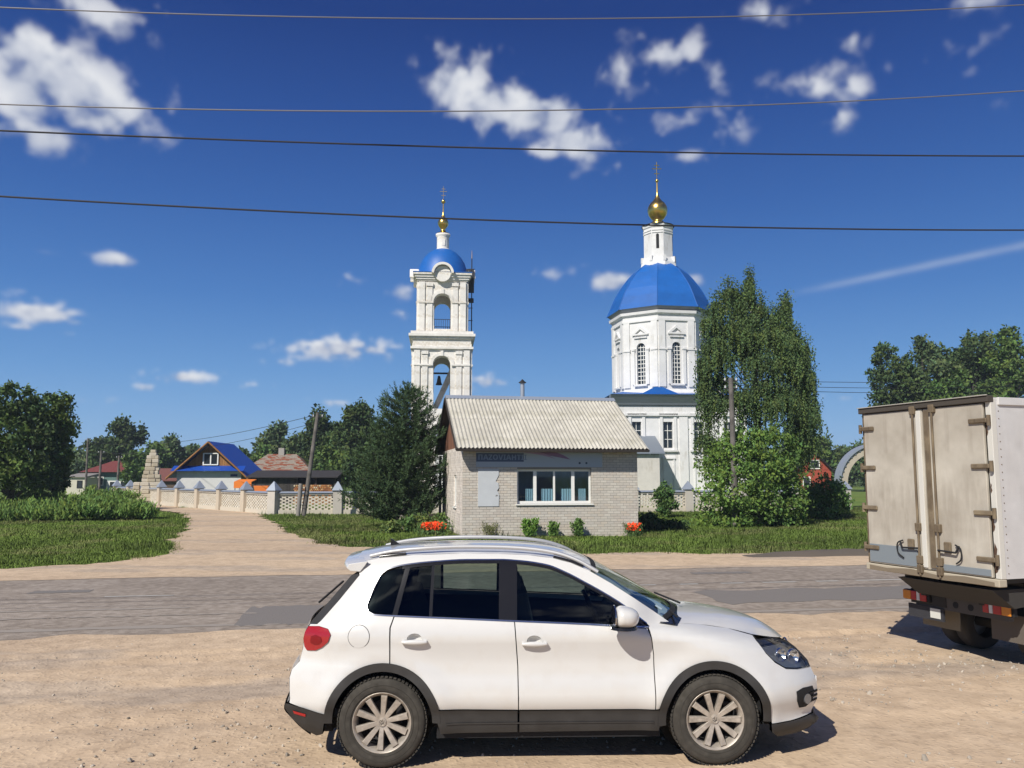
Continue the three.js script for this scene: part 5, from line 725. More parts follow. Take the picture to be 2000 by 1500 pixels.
{ const Z = 62, x = xAt(474, 950, Z), B = thing('orange_canopy', 'bright orange tarpaulin canopy on posts beside the blue-roofed house', 'canopy', [x, GROUND, -Z]); part(B, 'sheet', extrX([[-1.2, 2.05], [0, 1.88], [.02, 1.45], [.05, 1.45], [.04, 1.92], [-1.2, 2.1]], 1.3, -.65), std(lin(.75, .2, .02), .8)); for (const s of [-.6, .6]) for (const z of [-1.1, -.1]) part(B, 'post', bar([s, 0, z], [s, 1.9, z], .03), M.darkMetal); }
{ const Z = 61, x = xAt(514, 952, Z), B = thing('orange_barrow', 'small orange garden barrow behind the lattice fence', 'barrow', [x, GROUND, -Z]); part(B, 'tray', extr([[-.4, 1.2], [.42, 1.2], [.55, 1.62], [-.5, 1.62]], .6, [], .02), std(lin(.7, .18, .02), .6)); for (const s of [-.3, .35]) part(B, 'leg', bar([s, 0, .3], [s, 1.2, .3], .03), M.darkMetal); part(B, 'handle', bar([-.5, 1.6, .3], [-.95, 1.75, .3], .025), M.darkMetal); }
{
  const Z = 112, x = xAt(212, 930, Z), H = thing('red_roof_house', 'low green and white house with dark red hip roof', 'house', [x, GROUND, -Z], .1), red = std(lin(.16, .035, .03), .8, { side: THREE.DoubleSide });
  part(H, 'wall', bx(-3, 3.2, 0, 2.9, -6, 0), std(lin(.12, .2, .18), .9)); part(H, 'white_skirt', bx(-.2, 3.22, 0, 1.75, .002, .05), std(lin(.7, .7, .68), .9)); hip(H, -3.6, 3.8, -6.6, .6, 2.9, 4.45, red, 3); for (const q of [.6, 2.0]) houseWin(H, q, .7, .055, .7, .9); for (const q of [-2.2, -1]) houseWin(H, q, 1.2, .002, .6, 1);
}
{ const Z = 108, x = xAt(150, 940, Z), H = thing('cream_outbuilding', 'small cream outbuilding with one window left of the red-roofed house', 'outbuilding', [x, GROUND, -Z]); part(H, 'wall', bx(-1.3, 1.2, 0, 2.2, -3, 0), std(lin(.55, .52, .42), .9)); part(H, 'roof', extrX([[-3.2, 2.3], [.3, 2.2], [.3, 2.3], [-3.2, 2.75]], 2.9, -1.5), std(lin(.25, .23, .21), .9)); houseWin(H, .4, .9, .002, .5, .8, M.dark); }
{ const Z = 100, x = xAt(326, 930, Z), H = thing('brown_roof_shed', 'low shed with brown tiled roof beside the blue-roofed house', 'shed', [x, GROUND, -Z]); part(H, 'wall', bx(-1.9, 1.7, 0, 1.75, -3, 0), std(lin(.1, .07, .05), .95)); const r = std(lin(.15, .055, .045), .9, { side: THREE.DoubleSide }); part(H, 'roof', extrX([[-3.2, 2.9], [-1.5, 3.2], [.4, 1.75], [.4, 1.85], [-1.5, 3.3], [-3.2, 3.0]], 4, -2.1), r); }
{ // tall pale stone monument behind the fence
  const Z = 68, x = xAt(292, 940, Z), T = thing('stone_monument', 'tall pale layered stone monument standing in the churchyard', 'monument', [x, GROUND, -Z], .25), R = rng(31), ms = [[.5, .44, .33], [.44, .38, .28], [.55, .49, .39]].map((c) => std(lin(...c), .95));
  for (let k = 0; k < 13; k++) { const y = k * .31, w = .86 * Math.pow(1 - k / 15, .55) * (1 + .12 * Math.sin(k * 1.3)) + .1, ox = .1 + (k / 13) * .08; for (let j = 0; j < 3; j++) part(T, 'stone', rbox(w * .72 + R() * .1, .3, .5 + .35 * (1 - k / 13), .05, ox + (j - 1) * w * .52 + (R() - .5) * .1, y + .15, (R() - .5) * .15, 1), ms[Math.floor(R() * 3)]); }
  part(T, 'cap_stone', rbox(.55, .28, .5, .05, .2, 4.1, 0, 1), ms[2]); part(T, 'cap_stone', rbox(.4, .24, .4, .05, .2, 4.36, 0, 1), ms[0]); for (let k = 0; k < 6; k++) part(T, 'side_stone', rbox(.5, .3, .5, .06, -.95 + (R() - .5) * .1, .15 + k * .31, .1, 1), ms[k % 3]);
}
{
  const Z = 100, x = xAt(1590, 910, Z), H = thing('red_house', 'red wooden house with steep red gabled roof', 'house', [x, GROUND, -Z], -.35), red = std(lin(.36, .03, .035), .7, { side: THREE.DoubleSide }), wl = [[.3, .055, .03], [.27, .05, .03]].map((c) => std(lin(...c), .9));
  part(H, 'wall', bx(-1.9, 1.9, 0, 3.1, -5, -.05), wl[0]); planks(H, 'gable_board', -1.9, 1.9, 3.1, (q) => 5.35 - Math.abs(q) * 1.15, -.04, .24, wl); for (const s of [-1, 1]) part(H, 'roof_slope', quad([0, 5.5, .4], [s * 2.4, 2.75, .4], [s * 2.4, 2.75, -5.3], [0, 5.5, -5.3]), red); for (const s of [-1, 1]) part(H, 'barge_board', bar([0, 5.42, .4], [s * 2.4, 2.67, .4], .09, .09, 4), M.dark); houseWin(H, .1, 3.3, .0, .9, .9); houseWin(H, -.9, 1.2, -.048, .7, 1);
}
// ------------------------------------------------------------------ poles and wires
const woodPole = std(lin(.26, .235, .21), .95, { map: M.wood.map });
const pole = (label, base, top, r, arms, stub) => {
  const P = thing('utility_pole', label, 'utility pole', [base[0], GROUND, base[2]], 0, 'wooden utility poles'), d = [top[0] - base[0], top[1] - GROUND, top[2] - base[2]];
  part(P, 'shaft', bar([0, -.1, 0], d, r, r * .72, 12), woodPole);
  for (const dy of arms) { part(P, 'insulator_arm', bx(d[0] - .3, d[0] + .3, d[1] - dy - .03, d[1] - dy + .03, d[2] - .02, d[2] + .02), M.darkMetal); for (const s of [-.26, .26]) part(P, 'insulator', cyl(.045, .03, .12, d[0] + s, d[1] - dy + .09, d[2], 8), std(lin(.5, .5, .5), .3)); }
  if (stub) { part(P, 'support_post', bar([stub, -.1, .16], [stub + .12, 1.9, .16], .13, .12, 8), std(lin(.24, .22, .2), .95)); for (const y of [.7, 1.5]) part(P, 'binding', new THREE.TorusGeometry(.2, .015, 5, 16).rotateX(Math.PI / 2).translate(stub * .5 + .06 + d[0] * y / d[1] * .5, y, .08), M.darkMetal); }
  return P;
};
const z1 = 47.9, b1 = onGround(592, 1009); const p1 = [xAt(621, 806, z1), hAt(806, z1), -z1];
pole('leaning dark wooden utility pole in front of the lattice fence', [b1[0], 0, b1[1]], p1, .145, [.25], -.26);
const b2 = [xAt(1437, 1010, 38), 0, -38], p2 = [xAt(1427, 738, 38), hAt(738, 38), -38];
pole('wooden utility pole standing inside the birch foliage', b2, p2, .15, [.15, .5]);
for (const [px, base, top, z, lab] of [[172, 962, 856, 92, 'thin grey utility pole rising left of the red-roofed house'], [198, 965, 880, 80, 'thin dark utility pole in front of the red-roofed house'], [233, 960, 890, 84, 'short wooden pole at the far end of the churchyard fence']]) pole(lab, [xAt(px - 5, base, z), 0, -z], [xAt(px, top, z), hAt(top, z), -z], .13, [.2]);
const wireM = std(lin(.02, .02, .022), .7), wireLight = std(lin(.2, .2, .21), .6, { metalness: .4 });
const sag = (a, b, s, n = 24) => [...Array(n + 1)].map((_, i) => { const t = i / n; return [mix(a[0], b[0], t), mix(a[1], b[1], t) - s * 4 * t * (1 - t), mix(a[2], b[2], t)]; });
const farWire = (label, a, b, s, r) => solo('far_wire', label, 'wire', tube(sag(a, b, s), r, 30, 5), wireM, 'thin wires between the village poles');
farWire('upper thin wire between the leaning pole and the thin grey pole', [p1[0] - .2, p1[1] - .15, p1[2]], [xAt(172, 862, 92), hAt(862, 92), -92], .9, .016); farWire('lower thin wire between the leaning pole and the thin dark pole', [p1[0] - .2, p1[1] - .6, p1[2]], [xAt(198, 884, 80), hAt(884, 80), -80], .7, .014);
for (const [y0, y1, which] of [[742, 742, 'upper'], [752, 754, 'middle'], [760, 765, 'lowest']]) farWire(which + ' of three thin wires from the pole in the birch towards the truck', [p2[0] + .05, hAt(y0, 38), p2[2]], [xAt(2100, y1, 62), hAt(y1 - 6, 62), -62], .25, .014);
// four line wires across the view, carried by poles that stand outside it
{
  const s0 = -27, s1 = 31, at = (s, t) => roadXZ(s, t);
  const specs = [['light grey overhead wire, topmost of the four across the sky', -2.6, [[0, 14], [500, 31], [1000, 39], [1500, 28], [2000, 10]], .0085, wireLight], ['light grey overhead wire, second from the top of the four', -2.6, [[0, 203], [500, 216], [1000, 218], [1500, 202], [2000, 178]], .0085, wireLight], ['dark overhead wire, third from the top of the four', -1.6, [[0, 255], [500, 275], [1000, 291], [1500, 300], [2000, 305]], .012, wireM], ['dark overhead wire, lowest of the four across the sky', -1.6, [[0, 383], [500, 411], [1000, 433], [1500, 443], [2000, 450]], .012, wireM]];
  const ends = [[], []];
  for (const [label, t, px, r, m] of specs) {
    const S = px.map(([x, y]) => { const d = ray(x, y), k = (R0[0] * RN[0] + R0[1] * RN[1] + t) / (d.x * RN[0] + d.z * RN[1]), X = d.x * k, Zz = d.z * k; return [(X - R0[0]) * RU[0] + (Zz - R0[1]) * RU[1], EYE + d.y * k]; });
    // least-squares parabola through the sightings, in the vertical plane of the line
    let A = [[0, 0, 0], [0, 0, 0], [0, 0, 0]], B = [0, 0, 0]; for (const [s, h] of S) { const v = [1, s, s * s]; for (let i = 0; i < 3; i++) { B[i] += v[i] * h; for (let j = 0; j < 3; j++) A[i][j] += v[i] * v[j]; } }
    const M3 = new THREE.Matrix3().set(...A.flat()).invert(), c = new THREE.Vector3(...B).applyMatrix3(M3), hgt = (s) => c.x + c.y * s + c.z * s * s;
    const pts = [...Array(60)].map((_, i) => { const s = mix(s0, s1, i / 59), [X, Zz] = at(s, t); return [X, hgt(s), Zz]; });
    solo('overhead_wire', label, 'wire', tube(pts, r, 140, 6), m, 'overhead line wires'); ends[0].push(pts[0]); ends[1].push(pts[59]);
  }
  [[s0, 'tall roadside line pole carrying the four wires beyond the parked car', ends[0]], [s1, 'tall roadside line pole carrying the four wires beyond the truck', ends[1]]].forEach(([s, lab, e]) => { const [x, z] = at(s, -2.1), top = Math.max(...e.map((p) => p[1])) + .4, P = thing('line_pole', lab, 'utility pole', [x, GROUND, z]); part(P, 'shaft', bar([0, -.2, 0], [0, top, 0], .16, .11, 12), woodPole); for (const p of e) part(P, 'insulator_arm', bar([0, p[1] - GROUND - .12, 0], [p[0] - x, p[1] - GROUND - .02, p[2] - z], .03, .02, 6), M.darkMetal); });
}
// ------------------------------------------------------------------ trees, shrubs, grass
const leafMat = (o = {}) => new THREE.MeshPhysicalMaterial({ color: lin(1, 1, 1), roughness: .75, vertexColors: true, side: THREE.DoubleSide, transmission: .22, thickness: 0, specularIntensity: .35, ...o });
const LEAF = leafMat(), NEEDLE = leafMat({ transmission: 0, roughness: .8 });
const TONE = 1.95;
class Leaves {
  constructor(seed) { this.R = rng(seed); this.P = []; this.N = []; this.C = []; }
  gauss() { return (this.R() + this.R() + this.R() - 1.5) * 1.15; }
  leaf(x, y, z, len, wid, col, dir) {                     // a folded, pointed leaf blade of two triangles
    const R = this.R; let a = R() * 6.2832, b = Math.acos(2 * R() - 1), ux = Math.sin(b) * Math.cos(a), uy = Math.cos(b), uz = Math.sin(b) * Math.sin(a);
    if (dir) { ux = dir[0] + ux * .55; uy = dir[1] + uy * .55; uz = dir[2] + uz * .55; const L = Math.hypot(ux, uy, uz); ux /= L; uy /= L; uz /= L; }
    a = R() * 6.2832; b = Math.acos(2 * R() - 1); let vx = Math.sin(b) * Math.cos(a), vy = Math.cos(b), vz = Math.sin(b) * Math.sin(a);
    let cx = uy * vz - uz * vy, cy = uz * vx - ux * vz, cz = ux * vy - uy * vx; const L = Math.hypot(cx, cy, cz) || 1; cx /= L; cy /= L; cz /= L;
    const nx = cy * uz - cz * uy, ny = cz * ux - cx * uz, nz = cx * uy - cy * ux, w = wid / 2, m = len * .45, P = this.P;
    P.push(x, y, z, x + ux * m + cx * w, y + uy * m + cy * w, z + uz * m + cz * w, x + ux * len, y + uy * len, z + uz * len, x, y, z, x + ux * len, y + uy * len, z + uz * len, x + ux * m - cx * w + nx * w * .5, y + uy * m - cy * w + ny * w * .5, z + uz * m - cz * w + nz * w * .5);
    for (let i = 0; i < 6; i++) { this.N.push(nx, ny, nz); this.C.push(col[0] * TONE, col[1] * TONE, col[2] * TONE); }
  }
  col(base, v = .35) { const R = this.R, k = 1 + (R() - .5) * v * 2, h = (R() - .5) * .25; return [base[0] * k * (1 + h), base[1] * k, base[2] * k * (1 - h)]; }
  geo() { const g = new THREE.BufferGeometry(); g.setAttribute('position', new THREE.Float32BufferAttribute(this.P, 3)); g.setAttribute('normal', new THREE.Float32BufferAttribute(this.N, 3)); g.setAttribute('color', new THREE.Float32BufferAttribute(this.C, 3)); return g; }
}
const limb = (a, b, r0, r1, bend = 0, R) => { const m = [(a[0] + b[0]) / 2 + (R ? (R() - .5) * bend : 0), (a[1] + b[1]) / 2, (a[2] + b[2]) / 2 + (R ? (R() - .5) * bend : 0)]; return [bar(a, m, r0, (r0 + r1) / 2, 7), bar(m, b, (r0 + r1) / 2, r1, 7)]; };
const barkM = std(lin(.09, .075, .06), .95, { map: M.wood.map }), birchBark = std(lin(.5, .48, .45), .9, { map: tex(128, (x, y) => { const k = sstep(.62, .7, fbm(x * 4, y * 24, 3, 4)), v = mix(235, 60, k); return [v, v, v]; }, .8) });
// a broad-leaved tree: lobes of foliage on limbs. lobes: [x, y, z, rx, ry, rz] in metres from the foot
function broadleaf(name, label, pos, lobes, o, group) {
  const { n = 9000, len = .2, cols = [[.05, .085, .022]], seed = 1, trunk = .2, clump = .3, bark = barkM, category = 'tree', hollow = .45, up, slim = 1 } = o, L = new Leaves(seed), R = rng(seed + 999);
  const T = thing(name, label, category, pos, 0, group), tops = [];
  if (trunk) { const g = []; const top = Math.max(...lobes.map((l) => l[1])); for (const l of lobes) { const y0 = Math.min(l[1] * .55, top * .35); g.push(...limb([0, y0 * (.6 + R() * .4), 0], [l[0], l[1], l[2]], trunk * .55, trunk * .12, .3, R)); } g.push(...limb([0, -.15, 0], [0, top * .6, 0], trunk, trunk * .55, .15, R)); part(T, 'trunk', g, bark); }
  const vol = lobes.map((l) => Math.pow(l[3] * l[4] * l[5], .67)), tot = vol.reduce((a, b) => a + b, 0);
  lobes.forEach((l, li) => {
    const cn = Math.max(8, Math.round(n / 26 * vol[li] / tot)), base = cols[li % cols.length];
    for (let c = 0; c < cn; c++) {
      let a = R() * 6.2832, b = Math.acos(2 * R() - 1), r = Math.pow(hollow + (1 - hollow) * R(), .5) * (.82 + R() * .3), ux = Math.sin(b) * Math.cos(a), uy = Math.cos(b), uz = Math.sin(b) * Math.sin(a);
      const cx = l[0] + l[3] * r * ux, cy = l[1] + l[4] * r * uy, cz = l[2] + l[5] * r * uz, cs = clump * (.6 + R() * .8), tone = L.col(base, .22);
      for (let k = 0; k < 26; k++) L.leaf(cx + L.gauss() * cs, cy + L.gauss() * cs * .8, cz + L.gauss() * cs, len * (.7 + R() * .6), len * (.5 + R() * .3) * slim, L.col(tone, .2), up);
    }
  });
  part(T, 'crown', L.geo(), LEAF); return T;
}
const lobesFrom = (seed, w, h0, h1, n, dz = .8) => { const R = rng(seed), o = []; for (let i = 0; i < n; i++) { const t = (i + .5) / n, y = mix(h0, h1, t), wr = w / 2 * Math.pow(Math.sin(Math.PI * clamp(.12 + t * .82)), .6); const a = R() * 6.2832, d = wr * (.25 + .45 * R()); o.push([d * Math.cos(a), y, d * Math.sin(a) * dz, wr * (.45 + R() * .25), (h1 - h0) / n * (1.1 + R() * .6), wr * (.45 + R() * .25) * dz]); } return o; };
const G = GROUND;
// birch by the pole: upright limbs with hanging twigs
{
  const Z = 41.5, bx0 = xAt(1482, 1020, Z), T = thing('birch_tree', 'tall birch with drooping twigs in front of the church', 'tree', [bx0, G, -Z]), R = rng(4), L = new Leaves(41), g = [], cols = [[.05, .078, .026], [.04, .064, .024], [.058, .088, .026]];
  const X = (px, y) => xAt(px, y, Z) - bx0, Y = (y) => hAt(y, Z);
  g.push(...limb([0, -.2, 0], [.1, 5, 0], .26, .18, .1, R), ...limb([.1, 5, 0], [X(1470, 640), Y(640), 0], .18, .08, .1, R), ...limb([X(1470, 640), Y(640), 0], [X(1464, 540), Y(540), 0], .08, .03, .1, R));
  // outline of the crown: ends of the limbs, then twigs that hang from them
  const ends = [[1464, 534, 0, 15], [1462, 560, .2, 24], [1478, 590, .4, 26], [1420, 556, .3, 24], [1400, 582, .4, 30], [1385, 612, .2, 30], [1440, 585, .5, 22], [1536, 578, -.2, 20], [1520, 604, .2, 30], [1490, 640, .8, 50], [1440, 640, 1.0, 44], [1545, 640, .2, 24], [1568, 668, .1, 22], [1582, 720, -.2, 22], [1556, 720, .6, 36], [1400, 680, .9, 40], [1374, 690, .2, 24], [1470, 690, 1.4, 60], [1520, 690, 1.1, 44], [1500, 770, 1.6, 70], [1430, 760, 1.4, 56], [1578, 790, .3, 26], [1385, 770, .5, 36], [1550, 800, 1, 44], [1374, 840, .4, 30], [1470, 650, -1, 50], [1540, 740, -1.2, 40], [1410, 720, -1, 40], [1556, 845, .6, 40], [1400, 860, .8, 44], [1372, 735, .2, 18], [1455, 615, .4, 40], [1502, 612, .4, 36], [1420, 625, .6, 40], [1526, 650, .5, 40], [1552, 690, .4, 34], [1480, 740, 1.2, 60], [1392, 655, .4, 34], [1440, 570, .2, 18], [1560, 760, .4, 36]];
  for (const [px, py, dz, rw] of ends) {
    const ex = X(px, py), ey = Y(py), r = rw * Z / FOC; g.push(...limb([.08, Math.min(ey - 1.2, ey * .72), 0], [ex, ey - .1, dz], .05, .015, .3, R));
    const nt = Math.round(16 + rw * 1.9);
    for (let t = 0; t < nt; t++) {
      let x = ex + L.gauss() * r * .58, z = dz + L.gauss() * r * .8, y = ey - Math.abs(L.gauss()) * .35 - (Math.abs(x - ex) * .45); const len = .3 + R() * R() * 1.9, tone = L.col(cols[Math.floor(R() * 3)], .2), sw = (R() - .5) * .25;
      for (let k = 0; k < len / .065; k++) { y -= .065; x += sw * .02; for (let q = 0; q < 2; q++) L.leaf(x + L.gauss() * .06, y + L.gauss() * .05, z + L.gauss() * .06, .085 + R() * .045, .06 + R() * .03, L.col(tone, .25), [0, -.8, 0]); }
    }
    for (let k = 0; k < 260; k++) L.leaf(ex + L.gauss() * r * .6, ey + L.gauss() * .35, dz + L.gauss() * r * .6, .1, .07, L.col(cols[k % 3], .3));
  }
  part(T, 'trunk', g, birchBark); part(T, 'crown', L.geo(), LEAF);
}
// shrubs under and beside the birch
const pxLobes = (list, Z, x0) => list.map(([px, py, rw, rh, dz]) => [xAt(px, py, Z - dz) - x0, hAt(py, Z - dz) - G, dz, rw * Z / FOC, rh * Z / FOC, rw * Z / FOC * .9]);
{ const Z = 39, x0 = xAt(1475, 1025, Z); broadleaf('leafy_shrub', 'large bright-leaved shrub growing round the foot of the birch', [x0, G, -Z], pxLobes([[1470, 860, 55, 30, .2], [1510, 880, 50, 45, .4], [1430, 890, 50, 45, .3], [1480, 920, 60, 50, .9], [1535, 930, 35, 45, .1], [1400, 930, 36, 36, .2], [1450, 960, 60, 50, 1.1], [1510, 970, 55, 50, .7], [1400, 985, 35, 28, .3], [1540, 985, 36, 35, .1], [1470, 1000, 60, 28, .8], [1380, 1010, 24, 18, .2], [1440, 1018, 50, 14, .9], [1530, 1012, 40, 16, .5]], Z, x0), { n: 17000, len: .16, clump: .24, seed: 21, trunk: .08, category: 'shrub', cols: [[.075, .125, .026], [.062, .105, .024], [.09, .145, .03]] }); }
{ const Z = 45, x0 = xAt(1612, 1010, Z); broadleaf('round_bush', 'rounded dark green bush on the lawn near the gateway arch', [x0, G, -Z], pxLobes([[1612, 965, 40, 32, 0], [1590, 980, 26, 26, .2], [1636, 980, 24, 26, .2], [1612, 995, 38, 16, .4]], Z, x0), { n: 6500, len: .17, clump: .2, seed: 22, trunk: .07, category: 'bush', cols: [[.055, .1, .026], [.07, .115, .03]] }); }
{ const Z = 47, x0 = xAt(1300, 1000, Z); broadleaf('young_bush', 'young leafy bush in front of the fence beside the shop', [x0, G, -Z], pxLobes([[1300, 958, 16, 14, 0], [1292, 974, 16, 14, .1], [1310, 982, 14, 14, .1], [1300, 992, 16, 10, .1]], Z, x0), { n: 2200, len: .16, clump: .14, seed: 23, trunk: .05, category: 'bush', cols: [[.05, .09, .024]] }); }
{ const Z = 36, x0 = xAt(1268, 1045, Z); broadleaf('weedy_bush', 'low dark weedy bush against the right-hand corner of the shop', [x0, G, -Z], pxLobes([[1268, 1018, 18, 16, 0], [1290, 1028, 22, 12, .1], [1320, 1030, 22, 10, .3]], Z, x0), { n: 2600, len: .14, clump: .16, seed: 24, trunk: .04, category: 'bush', cols: [[.045, .075, .022]] }); }
// pine beside the shop
{
  const Z = 37, x0 = xAt(775, 1030, Z), T = thing('pine_tree', 'bushy young pine with upright shoots beside the shop', 'tree', [x0, G, -Z]), L = new Leaves(51), R = L.R, wood = [], H = hAt(752, Z) - G;
  wood.push(...limb([0, -.1, 0], [.45, H * .95, 0], .17, .02, .05, R));
  const tuft = (x, y, z, dx, dy, dz, len, n) => { for (let k = 0; k < n; k++) { const t = R(); L.leaf(x + dx * len * t, y + dy * len * t, z + dz * len * t, .11 + R() * .07, .03, L.col([.03, .05, .021], .3), [dx * .9 + (R() - .5) * 1.3, dy * .9 + (R() - .5) * 1.2, dz * .9 + (R() - .5) * 1.3]); } };
  for (let wv = 0; wv < 21; wv++) {
    const t = wv / 20, y = mix(.35, H * .93, t), Rw = 2.3 * Math.pow(1 - t, .58) * (1 - .3 * Math.exp(-t * 12)) + .16, nb = wv < 14 ? 12 : 7;
    for (let b = 0; b < nb; b++) {
      const a = b / nb * 6.2832 + wv * 1.3 + (R() - .5) * .4, ln = Rw * (.72 + R() * .42), cx = .45 * t, rise = ln * (.22 + .25 * t) ; let px = cx, py = y, pz = 0;
      const ex = cx + ln * Math.cos(a), ez = ln * Math.sin(a), ey = y + rise; wood.push(bar([cx, y, 0], [ex, ey, ez], .03, .008, 4));
      const m = Math.max(3, Math.round(ln / .13));
      for (let k = 1; k <= m; k++) { const u = k / m, bxp = mix(cx, ex, u), byp = y + rise * u * u, bzp = mix(0, ez, u); if (u < .2) continue; for (let q = 0; q < 3; q++) { const sa = a + (R() - .5) * 2.4, up = .3 + R() * .7; tuft(bxp, byp + (R() - .5) * .12, bzp, Math.cos(sa) * .8, up, Math.sin(sa) * .8, .22 + R() * .2, 13); } }
      tuft(ex, ey, ez, Math.cos(a) * .25, 1, Math.sin(a) * .25, .34 + R() * .22, 26);
    }
  }
  for (let k = 0; k < 5; k++) tuft(.45 + (R() - .5) * .35, H - .9 + k * .1, (R() - .5) * .35, (R() - .5) * .3, 1, 0, .55, 34); tuft(.45, H - .7, 0, 0, 1, 0, .75, 60);
  part(T, 'trunk', wood, barkM); part(T, 'crown', L.geo(), NEEDLE);
}
// big willow-like tree on the left, a second behind it
{ const Z = 50, x0 = xAt(20, 985, Z); broadleaf('broad_tree', 'dense dark broad tree with bright tips beside the lane', [x0, G, -Z], pxLobes([[30, 790, 42, 40, 0], [-20, 800, 40, 45, .3], [55, 800, 30, 40, .2], [-70, 830, 50, 50, 0], [10, 850, 60, 50, .7], [60, 870, 50, 50, .6], [-30, 890, 60, 50, .8], [30, 920, 60, 40, 1], [-80, 920, 50, 40, .5], [75, 930, 34, 36, .4]], Z, x0), { n: 17000, len: .24, clump: .3, seed: 61, trunk: .25, hollow: .3, cols: [[.038, .062, .016], [.055, .085, .018], [.03, .05, .015]] }); }
{ const Z = 53, x0 = xAt(105, 985, Z); broadleaf('broad_tree', 'upright dark tree leaning out over the lane beside the dense broad tree', [x0, G, -Z], pxLobes([[100, 800, 28, 34, 0], [122, 800, 20, 30, .2], [90, 850, 40, 40, .4], [120, 845, 26, 30, .3], [85, 905, 44, 40, .6], [120, 890, 20, 18, .4], [105, 930, 30, 30, .5], [137, 832, 11, 9, .2]], Z, x0), { n: 11000, len: .22, clump: .24, seed: 62, trunk: .2, hollow: .3, cols: [[.04, .064, .017], [.058, .09, .02]] }); }
// undergrowth along the lane
const weeds = [[20, 985, 60, 26, 44, 'tangled undergrowth below the dense broad tree'], [95, 985, 46, 24, 43, 'leafy undergrowth at the foot of the upright dark tree'], [165, 980, 40, 22, 44, 'light green nettle patch between the tree and the lane'], [215, 985, 36, 22, 45, 'nettle clump where the undergrowth nears the lane'], [262, 985, 32, 20, 45, 'rounded weed clump at the bend of the dirt lane'], [60, 965, 60, 24, 52, 'shaded thicket behind the undergrowth'], [205, 958, 50, 18, 62, 'dark thicket beyond the nettles below the thin poles'], [-40, 990, 60, 26, 44, 'tangled undergrowth below the dense broad tree']];
weeds.forEach(([px, py, rw, rh, Z, lab], i) => { const x0 = xAt(px, py + 20, Z); broadleaf('undergrowth', lab, [x0, G, -Z], pxLobes([[px, py + 12, rw, rh * .45, 0], [px - rw * .55, py + 6, rw * .3, rh * .6, .2], [px + rw * .4, py + 10, rw * .35, rh * .6, .3], [px + rw * .9, py + 14, rw * .4, rh * .5, .3], [px, py + rh * .8, rw * 1.1, rh * .35, .8]], Z, x0), { n: 5200, len: .24, slim: .42, up: [0, .75, 0], clump: .26, seed: 70 + i, trunk: .03, category: 'bush', hollow: .05, cols: [[.075, .12, .026], [.09, .14, .03]] }, 'undergrowth along the lane'); });
// trees behind: [px, top y, width px, foot y, depth, label, colours, n]
const far = [
  [243, 812, 100, 935, 120, 'tall dark pine-like tree behind the red-roofed house', 0], [200, 850, 90, 940, 128, 'dark spreading tree left of the tall pine-like tree', 0], [150, 880, 90, 940, 135, 'low grey-green tree above the cream outbuilding', 1], [300, 862, 80, 940, 118, 'yellow-green rounded tree behind the stone monument', 2], [335, 850, 66, 940, 126, 'pale willow between the monument and the blue-roofed house', 1], [272, 880, 70, 942, 110, 'broad green tree directly behind the stone monument', 2],
  [370, 872, 50, 940, 130, 'small dark tree behind the left slope of the blue roof', 0], [450, 872, 80, 942, 115, 'dark green tree behind the ridge of the blue roof', 0], [505, 868, 70, 942, 108, 'mid green tree above the rusty roof', 2], [540, 822, 80, 945, 112, 'tall rounded tree behind the rusty roof', 1], [575, 845, 70, 945, 105, 'pale green tree between the rusty roof and the leaning pole', 1],
  [625, 800, 90, 960, 92, 'dark tree behind the leaning pole', 0], [690, 784, 100, 965, 88, 'tallest dark tree left of the pine', 0], [650, 870, 110, 965, 78, 'light green tree behind the wood shed', 2], [720, 800, 70, 965, 95, 'dark tree half hidden behind the pine', 0], [735, 860, 110, 965, 72, 'green tree filling the gap behind the pine', 0],
  [1600, 852, 80, 935, 130, 'green tree behind the red house roof', 2], [1560, 840, 80, 935, 120, 'dark tree between the birch and the red house', 0], [1650, 866, 100, 938, 140, 'low tree belt tree above the gateway arch', 1], [1690, 862, 80, 938, 128, 'dark low tree beside the truck box above the arch', 0],
  [1865, 672, 120, 930, 96, 'tall tree filling the gap between the rounded tree and the split-topped tree', 0], [1950, 656, 110, 930, 97, 'tall tree standing between the split-topped tree and the tallest tree', 1], [1795, 715, 140, 930, 95, 'dense lower tree behind the far top corner of the truck box', 0],
  [1765, 690, 130, 930, 84, 'tall tree with a low side branch behind the truck', 0], [1820, 652, 130, 930, 88, 'tall rounded tree behind the middle of the truck', 1], [1905, 650, 110, 930, 92, 'tall tree with a split top behind the truck', 0], [1985, 634, 120, 930, 88, 'tallest tree behind the near end of the truck', 2], [2080, 640, 160, 930, 90, 'tall tree beyond the truck, outermost of the row', 0], [1870, 720, 150, 930, 80, 'wide lower tree in front of the tall row behind the truck', 2],
];
const palette = [[[.034, .055, .018], [.042, .066, .02]], [[.06, .085, .032], [.05, .075, .03]], [[.06, .098, .022], [.05, .08, .02]]];
far.forEach(([px, top, wpx, foot, Z, lab, pal], i) => { const w = wpx * Z / FOC, h1 = hAt(top, Z) - G, h0 = Math.min(Math.max(.8, h1 * .24), h1 * .5), x0 = xAt(px, foot, Z), lb = lobesFrom(300 + i * 7, w, h0, h1 - w * .12, Math.round(6 + h1 / 2.2)); broadleaf('background_tree', lab, [x0, G, -Z], lb, { n: px > 1700 ? 12000 : Z < 100 ? 9500 : 6000, len: Z * .0044, clump: Z * .0046, seed: 400 + i, trunk: .12 + h1 * .012, cols: palette[pal], hollow: .3 }, 'trees behind the village'); });
